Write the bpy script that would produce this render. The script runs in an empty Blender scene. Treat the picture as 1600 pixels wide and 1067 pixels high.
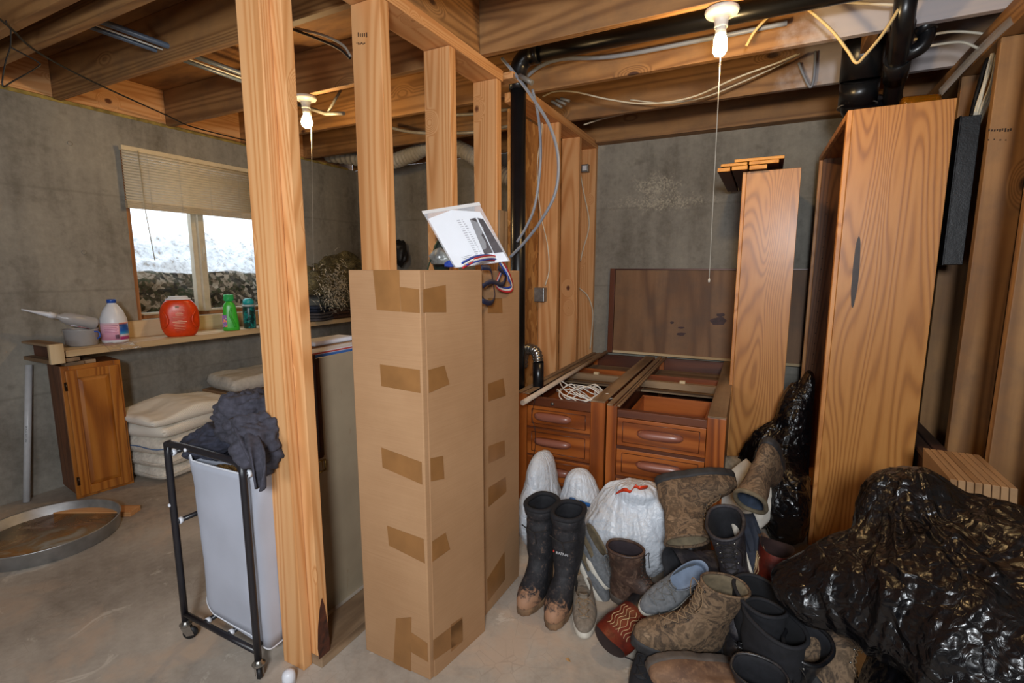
import bpy, bmesh, math, random
from mathutils import Vector, Matrix, noise, Euler
random.seed(7)
SC = bpy.context.scene
COL = SC.collection
H = 1.35                                  # eye height in metres
# ---------------------------------------------------------------- camera
FPX = 774.0
PITCH = math.atan(113 / FPX); YAW = math.radians(27.1)
cam = bpy.data.objects.new('camera', bpy.data.cameras.new('camera'))
COL.objects.link(cam); SC.camera = cam
cam.data.sensor_width = 36; cam.data.lens = FPX / 1600 * 36
cam.data.clip_start = 0.05; cam.data.clip_end = 200
cam.location = (0, 0, H); cam.rotation_euler = (math.pi / 2 - PITCH, 0, YAW)
# ---------------------------------------------------------------- colour management, sky, lights
SC.view_settings.view_transform = 'Standard'; SC.view_settings.look = 'None'
SC.view_settings.gamma = 1; SC.view_settings.exposure = 0.0
w = bpy.data.worlds.new('World'); SC.world = w; w.use_nodes = True
nt = w.node_tree; bg = nt.nodes['Background']
bg.inputs['Color'].default_value = (0.80, 0.90, 1.0, 1); bg.inputs['Strength'].default_value = 2.4
def area(name, loc, target, size, power, color, spread=None):
    l = bpy.data.lights.new(name, 'AREA'); l.shape = 'DISK'; l.size = size; l.energy = power; l.color = color
    o = bpy.data.objects.new(name, l); COL.objects.link(o); o.location = loc
    o.rotation_euler = (Vector(target) - Vector(loc)).to_track_quat('-Z', 'Y').to_euler()
    return o
area('flash_and_fill', (0.25, -0.75, 1.75), (-1.0, 3.0, 1.15), 0.4, 66, (0.90, 0.95, 1.0))
area('flash_and_fill', (-0.9, -1.1, 1.2), (-2.6, 2.4, 1.2), 0.6, 14, (0.90, 0.95, 1.0))  # second lamp added to fill the left side, besides the camera flash
# ---------------------------------------------------------------- helpers
def ray(x, y):
    dx, dz, df = x - 800, -(y - 533.5), FPX
    fw = df * math.cos(PITCH) + dz * math.sin(PITCH); up = -df * math.sin(PITCH) + dz * math.cos(PITCH)
    return Vector((dx * math.cos(YAW) - fw * math.sin(YAW), dx * math.sin(YAW) + fw * math.cos(YAW), up))
EYE = Vector((0, 0, H))
def onz(x, y, z=0.0): d = ray(x, y); return EYE + d * ((z - H) / d.z)
def onx(x, y, X): d = ray(x, y); return EYE + d * (X / d.x)
def ony(x, y, Y): d = ray(x, y); return EYE + d * (Y / d.y)
RT = Vector((math.cos(YAW), math.sin(YAW), 0)); TW = Vector((math.sin(YAW), -math.cos(YAW), 0)); UP = Vector((0, 0, 1))
def dirv(r, u, t): return (RT * r + UP * u + TW * t).normalized()
V = Vector
def smooth_path(pts, n=8, closed=False):
    pts = [V(p) for p in pts]
    if len(pts) < 3: return pts
    out = []; m = len(pts)
    for i in range(m if closed else m - 1):
        if closed: p0, p1, p2, p3 = (pts[(i + k - 1) % m] for k in range(4))
        else:
            p1, p2 = pts[i], pts[i + 1]
            p0 = pts[i - 1] if i else p1 * 2 - p2
            p3 = pts[i + 2] if i + 2 < m else p2 * 2 - p1
        for k in range(n):
            t = k / n
            out.append(0.5 * ((2 * p1) + (p2 - p0) * t + (2 * p0 - 5 * p1 + 4 * p2 - p3) * t * t + (3 * p1 - p0 - 3 * p2 + p3) * t ** 3))
    if not closed: out.append(pts[-1])
    return out
class MB:
    def __init__(s): s.v = []; s.f = []; s.sm = []
    def add(s, vs, fs, smooth=False):
        b = len(s.v); s.v += [V(p) for p in vs]
        for f in fs: s.f.append([b + i for i in f]); s.sm.append(smooth)
        return s
    def box(s, a, b, M=None):
        x0, x1 = sorted((a[0], b[0])); y0, y1 = sorted((a[1], b[1])); z0, z1 = sorted((a[2], b[2]))
        vs = [V(p) for p in ((x0,y0,z0),(x1,y0,z0),(x1,y1,z0),(x0,y1,z0),(x0,y0,z1),(x1,y0,z1),(x1,y1,z1),(x0,y1,z1))]
        if M: vs = [M @ p for p in vs]
        return s.add(vs, [(0,3,2,1),(4,5,6,7),(0,1,5,4),(1,2,6,5),(2,3,7,6),(3,0,4,7)])
    def hexa(s, bot, top):      # four bottom corners (counter-clockwise from above), four top corners
        return s.add(list(bot) + list(top), [(0,3,2,1),(4,5,6,7),(0,1,5,4),(1,2,6,5),(2,3,7,6),(3,0,4,7)])
    def loft(s, rings, cap=True, closed=False, smooth=True):
        n = len(rings[0]); vs = [p for r in rings for p in r]; fs = []; m = len(rings)
        for i in range(m if closed else m - 1):
            j = (i + 1) % m
            for k in range(n):
                l = (k + 1) % n; fs.append((i*n+k, i*n+l, j*n+l, j*n+k))
        s.add(vs, fs, smooth)
        if cap and not closed:
            b = len(s.v) - len(vs)
            s.f.append([b + k for k in range(n)][::-1]); s.sm.append(False)
            s.f.append([b + (m-1)*n + k for k in range(n)]); s.sm.append(False)
        return s
    def tube(s, pts, r, n=10, sm=0, closed=False, cap=True):
        P = smooth_path(pts, sm, closed) if sm else [V(p) for p in pts]
        m = len(P); rings = []; up = None
        for i, p in enumerate(P):
            a = P[(i - 1) % m] if (closed or i) else p; b = P[(i + 1) % m] if (closed or i < m - 1) else p
            t = (b - a).normalized() if (b - a).length > 1e-9 else V((0, 0, 1))
            if up is None:
                up = V((0, 0, 1)) if abs(t.z) < .9 else V((1, 0, 0))
            u = (up - t * up.dot(t)); u = u.normalized() if u.length > 1e-6 else t.orthogonal().normalized()
            up = u; w_ = t.cross(u)
            R = r(i / (m - 1)) if callable(r) else r
            rings.append([p + (u * math.cos(2*math.pi*k/n) + w_ * math.sin(2*math.pi*k/n)) * R for k in range(n)])
        return s.loft(rings, cap, closed)
    def lathe(s, prof, n=28, M=None, sx=1, sy=1, c=(0,0,0)):
        rings = []
        for r, z in prof:
            ring = [V((c[0] + sx*r*math.cos(2*math.pi*k/n), c[1] + sy*r*math.sin(2*math.pi*k/n), c[2] + z)) for k in range(n)]
            rings.append([M @ p for p in ring] if M else ring)
        return s.loft(rings)
    def grid(s, fn, nu, nv, thick=0.0, smooth=True):
        P = [[V(fn(i / nu, j / nv)) for j in range(nv + 1)] for i in range(nu + 1)]
        fs = [(i*(nv+1)+j, (i+1)*(nv+1)+j, (i+1)*(nv+1)+j+1, i*(nv+1)+j+1) for i in range(nu) for j in range(nv)]
        return s.add([p for r in P for p in r], fs, smooth)
    def strip(s, pts, wv, th):   # a flat ribbon: path, half-width vector (or function), thickness
        P = [V(p) for p in pts]; rings = []
        for i, p in enumerate(P):
            t = (P[min(i+1, len(P)-1)] - P[max(i-1, 0)]).normalized()
            w_ = V(wv(i/(len(P)-1))) if callable(wv) else V(wv)
            nn = t.cross(w_).normalized() * th * .5
            rings.append([p - w_ - nn, p + w_ - nn, p + w_ + nn, p - w_ + nn])
        return s.loft(rings)
    def build(s, name, mat, parent=None, bevel=0, solid=0, sub=0, loc=None, weld=False):
        me = bpy.data.meshes.new(name)
        off = V(loc) if loc is not None else V((0, 0, 0))
        me.from_pydata([p - off for p in s.v], [], s.f)
        me.polygons.foreach_set('use_smooth', s.sm); me.update()
        bm = bmesh.new(); bm.from_mesh(me)
        if weld: bmesh.ops.remove_doubles(bm, verts=bm.verts, dist=1e-5)
        bmesh.ops.recalc_face_normals(bm, faces=bm.faces); bm.to_mesh(me); bm.free()
        o = bpy.data.objects.new(name, me); COL.objects.link(o)
        if mat: me.materials.append(mat)
        if loc is not None: o.location = off
        if parent: 
            o.parent = parent
            if loc is None: pass
        if bevel:
            m = o.modifiers.new('bevel', 'BEVEL'); m.width = bevel; m.segments = 2; m.limit_method = 'ANGLE'; m.angle_limit = .6
        if solid:
            m = o.modifiers.new('solid', 'SOLIDIFY'); m.thickness = solid; m.offset = 0
        if sub:
            m = o.modifiers.new('sub', 'SUBSURF'); m.levels = sub; m.render_levels = sub
        return o
def empty(name, loc=(0,0,0), M=None):
    o = bpy.data.objects.new(name, None); COL.objects.link(o); o.empty_display_size = .05
    if M is not None: o.matrix_world = M
    else: o.location = loc
    return o
def tag(o, label=None, cat=None, group=None, kind=None):
    if label: o['label'] = label
    if cat: o['category'] = cat
    if group: o['group'] = group
    if kind: o['kind'] = kind
    return o
def thing(name, label, cat, loc=(0,0,0), group=None, M=None):
    return tag(empty(name, loc, M), label, cat, group)
def wbuild(mb, name, mat, root, **k):
    """build world-coordinate geometry as a child of root (root has only a location)"""
    o = mb.build(name, mat, None, **k); o.parent = root; o.location = -V(root.location); return o
def box_thing(name, a, b, mat, label, cat, group=None, bevel=.002):
    """one solid piece, origin at its base centre"""
    c = V(((a[0]+b[0])/2, (a[1]+b[1])/2, min(a[2], b[2])))
    o = MB().box(a, b).build(name, mat, loc=c, bevel=bevel)
    return tag(o, label, cat, group)
def frame(toe, shaft, loc, scale=1.0):
    x = toe.normalized(); z = (shaft - x * shaft.dot(x)).normalized(); y = z.cross(x)
    M = Matrix(((x.x,y.x,z.x,loc[0]),(x.y,y.y,z.y,loc[1]),(x.z,y.z,z.z,loc[2]),(0,0,0,1)))
    return M @ Matrix.Scale(scale, 4)
def text_part(body, size, M, mat, parent, name='lettering', ext=.0004):
    c = bpy.data.curves.new(name, 'FONT'); c.body = body; c.size = size; c.extrude = ext; c.align_x = 'CENTER'; c.align_y = 'CENTER'
    t = bpy.data.objects.new(name, c); COL.objects.link(t)
    dg = bpy.context.evaluated_depsgraph_get(); me = bpy.data.meshes.new_from_object(t.evaluated_get(dg))
    bpy.data.objects.remove(t); me.transform(M)
    o = bpy.data.objects.new(name, me); COL.objects.link(o); me.materials.clear(); me.materials.append(mat); o.parent = parent
    return o
# ---------------------------------------------------------------- materials
def lin(c): 
    if isinstance(c, str): c = [int(c[i:i+2], 16) / 255 for i in (0, 2, 4)]
    return tuple((x / 12.92 if x <= .04045 else ((x + .055) / 1.055) ** 2.4) for x in c) + (1,)
class Mt:
    def __init__(s, name):
        s.m = bpy.data.materials.new(name); s.m.use_nodes = True; s.t = s.m.node_tree; s.b = s.t.nodes['Principled BSDF']
        s.co = s.t.nodes.new('ShaderNodeTexCoord')
    def n(s, typ, **k):
        o = s.t.nodes.new('ShaderNode' + typ)
        for a, b in k.items(): setattr(o, a, b)
        return o
    def l(s, a, b): s.t.links.new(a, b)
    def coords(s, scale=(1,1,1), rnd=True, rot=(0,0,0)):
        mp = s.n('Mapping'); mp.inputs['Scale'].default_value = scale; mp.inputs['Rotation'].default_value = rot
        if rnd:
            oi = s.n('ObjectInfo'); mu = s.n('VectorMath', operation='SCALE'); mu.inputs[0].default_value = (7.3, 11.1, 5.7)
            s.l(oi.outputs['Random'], mu.inputs['Scale']); ad = s.n('VectorMath', operation='ADD')
            s.l(s.co.outputs['Object'], ad.inputs[0]); s.l(mu.outputs[0], ad.inputs[1]); s.l(ad.outputs[0], mp.inputs['Vector'])
        else: s.l(s.co.outputs['Object'], mp.inputs['Vector'])
        return mp.outputs[0]
    def noise(s, vec, scale=5, detail=4, rough=.5, dist=0):
        o = s.n('TexNoise'); o.inputs['Scale'].default_value = scale; o.inputs['Detail'].default_value = detail
        o.inputs['Roughness'].default_value = rough; o.inputs['Distortion'].default_value = dist; s.l(vec, o.inputs['Vector']); return o.outputs['Fac']
    def voro(s, vec, scale=5, feat='F1', out='Distance', rand=1):
        o = s.n('TexVoronoi', feature=feat); o.inputs['Scale'].default_value = scale; o.inputs['Randomness'].default_value = rand; s.l(vec, o.inputs['Vector']); return o.outputs[out]
    def ramp(s, fac, stops, interp='LINEAR'):
        r = s.n('ValToRGB'); r.color_ramp.interpolation = interp; e = r.color_ramp.elements
        while len(e) < len(stops): e.new(.5)
        for i, (p, c) in enumerate(stops):
            e[i].position = p; e[i].color = lin(c) if isinstance(c, str) else (c, c, c, 1)
        s.l(fac, r.inputs[0]); return r.outputs[0]
    def math(s, op, a, b=None, c=None):
        o = s.n('Math', operation=op)
        for i, x in enumerate((a, b, c)):
            if x is None: continue
            if isinstance(x, (int, float)): o.inputs[i].default_value = x
            else: s.l(x, o.inputs[i])
        return o.outputs[0]
    def mix(s, f, a, b, mode='MIX'):
        o = s.n('Mix', data_type='RGBA', blend_type=mode)
        if isinstance(f, (int, float)): o.inputs[0].default_value = f
        else: s.l(f, o.inputs[0])
        for i, x in ((6, a), (7, b)):
            if isinstance(x, str): o.inputs[i].default_value = lin(x)
            elif isinstance(x, tuple): o.inputs[i].default_value = x
            else: s.l(x, o.inputs[i])
        return o.outputs[2]
    def base(s, c):
        if isinstance(c, str): s.b.inputs['Base Color'].default_value = lin(c)
        else: s.l(c, s.b.inputs['Base Color'])
    def rough(s, r):
        if isinstance(r, (int, float)): s.b.inputs['Roughness'].default_value = r
        else: s.l(r, s.b.inputs['Roughness'])
    def bump(s, h, strength=.3, dist=.01):
        o = s.n('Bump'); o.inputs['Strength'].default_value = strength; o.inputs['Distance'].default_value = dist
        s.l(h, o.inputs['Height']); s.l(o.outputs[0], s.b.inputs['Normal'])
    def set(s, **k):
        for a, b in k.items(): s.b.inputs[a.replace('_', ' ')].default_value = b
        return s
def plain(name, c, rough=.6, var=.12, bump=0, scale=30, **k):
    t = Mt(name); v = t.coords()
    nz = t.noise(v, scale, 4)
    if isinstance(c, str):
        dark = ''.join('%02x' % int(int(c[i:i+2], 16) * (1 - var)) for i in (0, 2, 4))
        t.base(t.ramp(nz, [(.3, dark), (.7, c)]))
    t.rough(rough)
    if bump: t.bump(nz, bump, .003)
    t.set(**k); return t.m
AX = {'x': 0, 'y': 1, 'z': 2}
def wood(name, axis, light, mid, dark, knot=None, ring=16, rough=.62, stretch=.09, knots=True, dirt=0, kscale=1.5, coat=0):
    t = Mt(name); sc = [1, 1, 1]; sc[AX[axis]] = stretch; v = t.coords(tuple(sc))
    ks = [3.2, 3.2, 3.2]; ks[AX[axis]] = kscale
    kv = t.coords(tuple(ks))
    kd = t.voro(kv, 1.35)
    base = t.noise(v, 3.2, 2, .5, .4)
    if knots:
        kk = t.math('SMOOTHSTEP', kd, 0.0, 0.30) if False else t.n('MapRange', interpolation_type='SMOOTHSTEP')
        t.l(kd, kk.inputs[0]); kk.inputs[1].default_value = 0.02; kk.inputs[2].default_value = 0.24; kk.inputs[3].default_value = .26; kk.inputs[4].default_value = 0
        base = t.math('ADD', base, kk.outputs[0])
    rg = t.math('SINE', t.math('MULTIPLY', base, ring * 6.283))
    rg = t.math('MULTIPLY_ADD', rg, .5, .5)
    fine = t.noise(t.coords(tuple(x * 1.0 for x in sc)), 90, 3, .6)
    f = t.math('ADD', t.math('MULTIPLY', t.math('POWER', rg, 1.7), .62), t.math('MULTIPLY', fine, .4))
    col = t.ramp(f, [(.12, light), (.55, mid), (1, dark)])
    blot = t.noise(t.coords((1,1,1)), 1.7, 3, .6)
    col = t.mix(t.math('MULTIPLY', blot, .45), col, mid)
    if knots:
        km = t.n('MapRange', interpolation_type='SMOOTHSTEP'); t.l(kd, km.inputs[0]); km.inputs[1].default_value = .045; km.inputs[2].default_value = .085; km.inputs[3].default_value = 1; km.inputs[4].default_value = 0
        col = t.mix(km.outputs[0], col, knot or '5a2c12')
    if dirt:
        dn = t.ramp(t.noise(t.coords((1,1,1)), 4.5, 6, .65), [(.45, 0.0), (.75, dirt)])
        col = t.mix(dn, col, '4a4038')
    t.base(col); t.rough(rough); t.bump(f, .12, .002)
    if coat: t.set(Coat_Weight=coat, Coat_Roughness=.25)
    return t.m
M = {}
for a in 'xyz':
    M['fir_' + a] = wood('fir_' + a, a, 'd8a672', 'cb915b', 'b37740', knot='5f3016', rough=.6, kscale=2.4, ring=34, stretch=.05)
    M['joist_' + a] = wood('joist_' + a, a, 'a87c4c', '8d643a', '704b2a', knot='3f2212', ring=18, stretch=.06, dirt=.45)
    M['oldwood_' + a] = wood('oldwood_' + a, a, 'a48a6c', '8a6f52', '5d452f', knots=False, ring=8, dirt=.4, rough=.8)
    M['mahog_' + a] = wood('mahog_' + a, a, 'b5662a', '8f4714', '55260d', knots=False, ring=9, rough=.38, coat=.3)
    M['mahogdk_' + a] = wood('mahogdk_' + a, a, '6e3818', '552810', '341507', knots=False, ring=9, rough=.45, coat=.2)
    M['raw_' + a] = wood('raw_' + a, a, 'dcc7a2', 'cbb189', 'a98a60', knots=False, ring=6, rough=.75)
M['oak_v'] = wood('oak_v', 'z', 'c58a48', 'b27636', '895526', knots=False, ring=46, rough=.45, stretch=.12, coat=.2)
M['oak_h'] = wood('oak_h', 'y', 'c98745', 'b5702f', '81481c', knots=False, ring=20, rough=.45, stretch=.15, coat=.2)
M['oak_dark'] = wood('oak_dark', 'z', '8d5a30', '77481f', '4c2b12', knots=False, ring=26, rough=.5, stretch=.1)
M['oak_edge'] = wood('oak_edge', 'z', 'd79a5c', 'c8874a', 'a0632c', knots=False, ring=8, rough=.45, stretch=.6)
M['cab_oak'] = wood('cab_oak', 'z', 'b5742c', '9c5b1b', '6e390f', knots=False, ring=14, rough=.4, stretch=.08, coat=.3)
M['cab_side'] = wood('cab_side', 'z', '7d4c2a', '6b3f22', '4b2912', knots=False, ring=14, rough=.5, stretch=.08)
M['trim_lit'] = wood('trim_lit', 'y', 'e0a044', 'd18d30', 'b06d1e', knots=False, ring=6, rough=.5)
M['trimdark'] = wood('trimdark', 'y', '6a4330', '563425', '3a2018', knots=False, ring=6, rough=.6)
def concrete(name, a, b, c, scale=1, floor=False):
    t = Mt(name); v = t.coords((1,1,1), rnd=False)
    n1 = t.noise(v, 1.6 * scale, 8, .62); n2 = t.noise(v, 26 * scale, 6, .7)
    if not floor:
        n3 = t.noise(t.coords((6, 6, .8), rnd=False), 1.3, 5, .6)     # streaks down the wall
        n1 = t.math('ADD', t.math('MULTIPLY', n1, .6), t.math('MULTIPLY', n3, .4))
    f = t.math('ADD', t.math('MULTIPLY', n1, .75), t.math('MULTIPLY', n2, .25))
    col = t.ramp(f, [(.36, c), (.5, b), (.64, a)])
    if not floor:
        sp = t.ramp(t.noise(v, 9, 3, .5), [(.62, 0.0), (.74, .55)])
        col = t.mix(sp, col, c)
        sx = t.n('SeparateXYZ'); t.l(v, sx.inputs[0])
        ln = t.math('PINGPONG', t.math('ADD', sx.outputs[2], t.math('MULTIPLY', t.noise(v, 3, 2), .01)), .305)
        lm = t.ramp(ln, [(0.0, .35), (.012, 0.0)])
        col = t.mix(lm, col, c)
    else:
        pt = t.ramp(t.noise(v, 2.3, 6, .65, .5), [(.5, 0.0), (.62, .75)])
        col = t.mix(pt, col, 'b8a18c')
        lt = t.ramp(t.noise(v, 5.5, 5, .7, .8), [(.62, 0.0), (.68, .5)])
        col = t.mix(lt, col, 'd4cabb')
        cr = t.ramp(t.voro(t.coords((1,1,1), rnd=False), 14, 'DISTANCE_TO_EDGE'), [(0.0, .28), (.02, 0.0)])
        cm = t.ramp(t.noise(v, 2, 2), [(.5, 0.0), (.6, 1.0)])
        col = t.mix(t.math('MULTIPLY', cr, cm), col, '6f6458')
    t.base(col); t.rough(.88 if not floor else .7); t.bump(f, .35, .01); return t.m
M['wall'] = concrete('concrete_wall', 'a39d90', '8c877d', '6a645a')
M['floor'] = concrete('concrete_floor', 'b8ada0', 'a3988b', '84796d', floor=True)
def card(name, a, b):
    t = Mt(name); v = t.coords((1,1,1)); n1 = t.noise(v, 3, 5, .6); fl = t.noise(t.coords((1,1,60)), 6, 2)
    f = t.math('ADD', t.math('MULTIPLY', n1, .7), t.math('MULTIPLY', fl, .3))
    t.base(t.ramp(f, [(.35, b), (.65, a)])); t.rough(.8); t.bump(fl, .06, .002); return t.m
M['card'] = card('cardboard', 'aa845f', '9c7652')
M['tape'] = plain('packing_tape', '94683c', .38, .12, scale=12)
def osb():
    t = Mt('osb'); v = t.coords((1,1,1)); c = t.n('TexVoronoi'); c.inputs['Scale'].default_value = 22
    wv = t.coords((1, 1, .45)); nz = t.n('TexNoise'); nz.inputs['Scale'].default_value = 7; t.l(wv, nz.inputs['Vector'])
    mx = t.n('VectorMath', operation='ADD'); sc = t.n('VectorMath', operation='SCALE'); sc.inputs['Scale'].default_value = .25
    t.l(nz.outputs['Color'], sc.inputs[0]); t.l(wv, mx.inputs[0]); t.l(sc.outputs[0], mx.inputs[1]); t.l(mx.outputs[0], c.inputs['Vector'])
    hs = t.n('SeparateColor'); t.l(c.outputs['Color'], hs.inputs[0])
    f = t.math('ADD', t.math('MULTIPLY', hs.outputs[0], .7), t.math('MULTIPLY', t.noise(v, 60, 3), .3))
    t.base(t.ramp(f, [(.1, '8a5a2c'), (.5, 'b07c42'), (.9, 'cf9f62')])); t.rough(.8); t.bump(f, .2, .003); return t.m
M['osb'] = osb()
def camo(name, cols, scale=9, rough=.85, sx=(1,1,1)):
    t = Mt(name); v = t.coords(sx); a = t.noise(v, scale, 3, .6, 1.2); b = t.noise(v, scale * 2.3, 4, .6, 2.0)
    f = t.math('ADD', t.math('MULTIPLY', a, .6), t.math('MULTIPLY', b, .4))
    n = len(cols); t.base(t.ramp(f, [(.36 + .28 * i / (n - 1), c) for i, c in enumerate(cols)], 'LINEAR'))
    t.rough(rough); t.bump(b, .3, .004); return t.m
M['camo_boot'] = camo('camo_boot', ['2e241b', '6d5640', '3d3024', '7b634b', '51402f', '8d745a'], 7)
M['camo_cloth'] = camo('camo_cloth', ['221f15', '5b5439', '2e2a1c', '776e4c', '3c3926', '948a62'], 16)
def leather(name, a, b, rough=.45, dust=None, damt=.6):
    t = Mt(name); v = t.coords(); n1 = t.noise(v, 14, 6, .65); n2 = t.noise(v, 160, 3)
    col = t.ramp(n1, [(.35, b), (.65, a)])
    if dust:
        d = t.ramp(t.noise(v, 22, 7, .75, .6), [(.50, 0.0), (.66, damt)]); col = t.mix(d, col, dust)
    t.base(col); t.rough(rough); t.bump(t.math('ADD', n1, t.math('MULTIPLY', n2, .25)), .35, .004); return t.m
def bagmat(name, col, rough=.22, bs=1.0, trans=0, scale=9):
    t = Mt(name); v = t.coords((1,1,1))
    nz = t.n('TexNoise'); nz.inputs['Scale'].default_value = scale; nz.inputs['Detail'].default_value = 3; t.l(v, nz.inputs['Vector'])
    sc = t.n('VectorMath', operation='SCALE'); sc.inputs['Scale'].default_value = .22; t.l(nz.outputs['Color'], sc.inputs[0])
    ad = t.n('VectorMath', operation='ADD'); t.l(v, ad.inputs[0]); t.l(sc.outputs[0], ad.inputs[1])
    a = t.voro(ad.outputs[0], scale * 1.1, 'DISTANCE_TO_EDGE'); b = t.voro(ad.outputs[0], scale * 3.1, 'DISTANCE_TO_EDGE')
    c = t.noise(ad.outputs[0], scale * 4, 4, .6, .6)
    f = t.math('ADD', t.math('ADD', t.math('MULTIPLY', a, 1.0), t.math('MULTIPLY', b, .25)), t.math('MULTIPLY', c, .12))
    t.base(col); t.rough(rough); t.bump(f, bs * .8, .03)
    return t.m
M['bag_black'] = bagmat('bag_black', '0a0a0d', .26, 1.2, scale=7)
M['bag_white'] = bagmat('bag_white', 'ccd2da', .38, .4, scale=12)
def glassy(name, c, rough=.05, alpha=.25, trans=1.0):
    t = Mt(name); t.base(c); t.rough(rough); t.set(Transmission_Weight=trans, IOR=1.3, Alpha=alpha); return t.m
M['clear'] = glassy('clear_plastic', 'ffffff', .08, .28)
# ================================================================ SETTING
S = H
def h(*a): return V([x * S for x in a])
def hp(x, y, **k):
    """world point (m) seen at photo pixel (x, y) at a depth plane given in eye-heights"""
    if 'z' in k: return onz(x, y, k['z'] * S)
    if 'X' in k: return onx(x, y, k['X'] * S)
    return ony(x, y, k['Y'] * S)
def hbox(mb, x0, x1, y0, y1, z0, z1): return mb.box((x0*S, y0*S, z0*S), (x1*S, y1*S, z1*S))
XW, YB, XR, ZC = -2.85, 2.95, .66, 1.74
ZT = ZC + .174
def struct(mb, name, mat, **k): return tag(mb.build(name, mat, **k), kind='structure')
struct(hbox(MB(), XW - .2, XR + .15, -2.2, YB + .15, -.08, 0), 'floor', M['floor'])
m = Mt('subfloor'); v = m.coords((.25, 1, 1), rnd=False)
m.base(m.ramp(m.noise(v, 9, 5, .6), [(.35, '6b4628'), (.65, 'a3733f')])); m.rough(.8)
struct(hbox(MB(), XW - .2, XR + .15, -2.2, YB + .15, ZT, ZT + .03), 'ceiling', m.m)
WY0, WY1, WZ0, WZ1 = 1.375, 2.16, .74, 1.60
wl = MB()
hbox(wl, XW - .15, XW, -2.2, WY0, 0, ZC); hbox(wl, XW - .15, XW, WY1, YB + .15, 0, ZC)
hbox(wl, XW - .15, XW, WY0, WY1, 0, WZ0); hbox(wl, XW - .15, XW, WY0, WY1, WZ1, ZC)
struct(wl, 'wall_left', M['wall'])
M['wall_b'] = M['wall'].copy(); M['wall_b'].name = 'concrete_back_wall'
q = Mt.__new__(Mt); q.m = M['wall_b']; q.t = q.m.node_tree; q.b = q.t.nodes['Principled BSDF']; q.co = [n for n in q.t.nodes if n.type == 'TEX_COORD'][0]
lnk = q.b.inputs['Base Color'].links[0].from_socket; v = q.coords((1,1,1), rnd=False); pe = hp(1030, 315, Y=YB)
def ell(cx, cz, rx, rz, ang=0):
    mp = q.n('Mapping'); mp.inputs['Location'].default_value = (-cx / rx, 0, -cz / rz); mp.inputs['Scale'].default_value = (1 / rx, 0, 1 / rz); q.l(v, mp.inputs['Vector'])
    vl = q.n('VectorMath', operation='LENGTH'); q.l(mp.outputs[0], vl.inputs[0]); return vl.outputs['Value']
e1 = ell(pe.x + .02, pe.z, .42, .075); e2 = ell(pe.x - .02, pe.z + .12, .20, .10)
e = q.math('ADD', q.math('MINIMUM', e1, e2), q.math('MULTIPLY', q.math('SUBTRACT', q.noise(v, 14, 5, .7), .5), 2.6))
cr = q.math('MULTIPLY', q.ramp(e, [(.55, 1.0), (1.0, 0.0)]), q.ramp(q.noise(v, 75, 4, .7), [(.45, 0.0), (.6, .7)]))
q.l(q.mix(cr, lnk, 'bdb5a2'), q.b.inputs['Base Color'])
struct(hbox(MB(), XW, XR, YB, YB + .15, 0, ZC), 'wall_back', M['wall_b'])
struct(hbox(MB(), XR, XR + .15, -2.2, YB + .15, 0, ZC), 'wall_right', M['wall'])
struct(hbox(MB(), XW - .15, XR, -2.35, -2.2, 0, ZT), 'wall_front', M['wall'])
# rim boards standing on the concrete above the walls
struct(hbox(MB(), XW - .06, XW - .03, -2.2, YB, ZC, ZT), 'trim_1', M['joist_y'])
struct(hbox(MB(), XW, XR, YB - .03, YB - .001, ZC, ZT), 'trim_2', M['joist_x'])
struct(hbox(MB(), XR + .02, XR + .05, -2.2, YB, ZC, ZT), 'trim_3', M['joist_y'])
struct(hbox(MB(), -.93, XR, YB - .075, YB - .001, ZC - .022, ZC - .001), 'trim_4', M['joist_x'])
M['sealer'] = plain('sill_sealer', 'b39a4e', .9, .4, bump=.5, scale=20)
struct(hbox(MB(), XW - .03, XW + .004, -2.2, YB - .08, ZC - .008, ZC + .006), 'trim_5', M['sealer'])
# form-tie plugs: small rings in the concrete
M['plug'] = plain('tie_plug', 'a09a8e', .9, .2)
for i, (x, y) in enumerate([(109, 224), (131, 394)]):
    p = hp(x, y, X=XW)
    o = MB().lathe([(0, 0), (.011, 0), (.014, .003), (.011, .005), (.004, .003), (0, .003)], 14, Matrix.Translation(p) @ Matrix.Rotation(math.pi/2, 4, 'Y')).build('trim_%d' % (6 + i), M['plug']); tag(o, kind='structure')
# ---------------------------------------------------------------- window
M['vinyl'] = plain('window_vinyl', 'cfc4ad', .5, .06)
M['jamb'] = wood('jamb', 'z', 'b88457', '9a673c', '6f431f', ring=8, knots=False)
def win_piece(name, mb, mat, parent): return mb.build(name, mat, parent)
wnd = thing('window_1', None, None); wnd['kind'] = 'structure'
fr = MB(); xg0, xg1 = XW - .11, XW - .07
for a in ((WY0, WY0 + .022, WZ0, WZ1), (WY1 - .022, WY1, WZ0, WZ1), (WY0, WY1, WZ0, WZ0 + .02), (WY0, WY1, WZ1 - .02, WZ1)):
    hbox(fr, xg0, xg1, a[0], a[1], a[2], a[3])
win_piece('frame', fr, M['jamb'], wnd)
mu = MB(); hbox(mu, XW - .10, XW - .05, 1.752, 1.785, WZ0 + .02, WZ1 - .02); hbox(mu, XW - .11, XW - .075, 1.728, 1.752, WZ0 + .02, WZ1 - .02)
hbox(mu, XW - .10, XW - .06, WY0 + .02, WY1 - .02, WZ0 + .02, WZ0 + .03)
win_piece('mullion', mu, M['vinyl'], wnd)
lt = MB(); hbox(lt, XW - .05, XW - .04, 1.762, 1.776, 1.05, 1.12); hbox(lt, XW - .04, XW - .03, 1.765, 1.773, 1.09, 1.13); win_piece('latch', lt, M['vinyl'], wnd)
M['glass'] = glassy('window_glass', 'ffffff', 0.0, .12)
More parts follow.
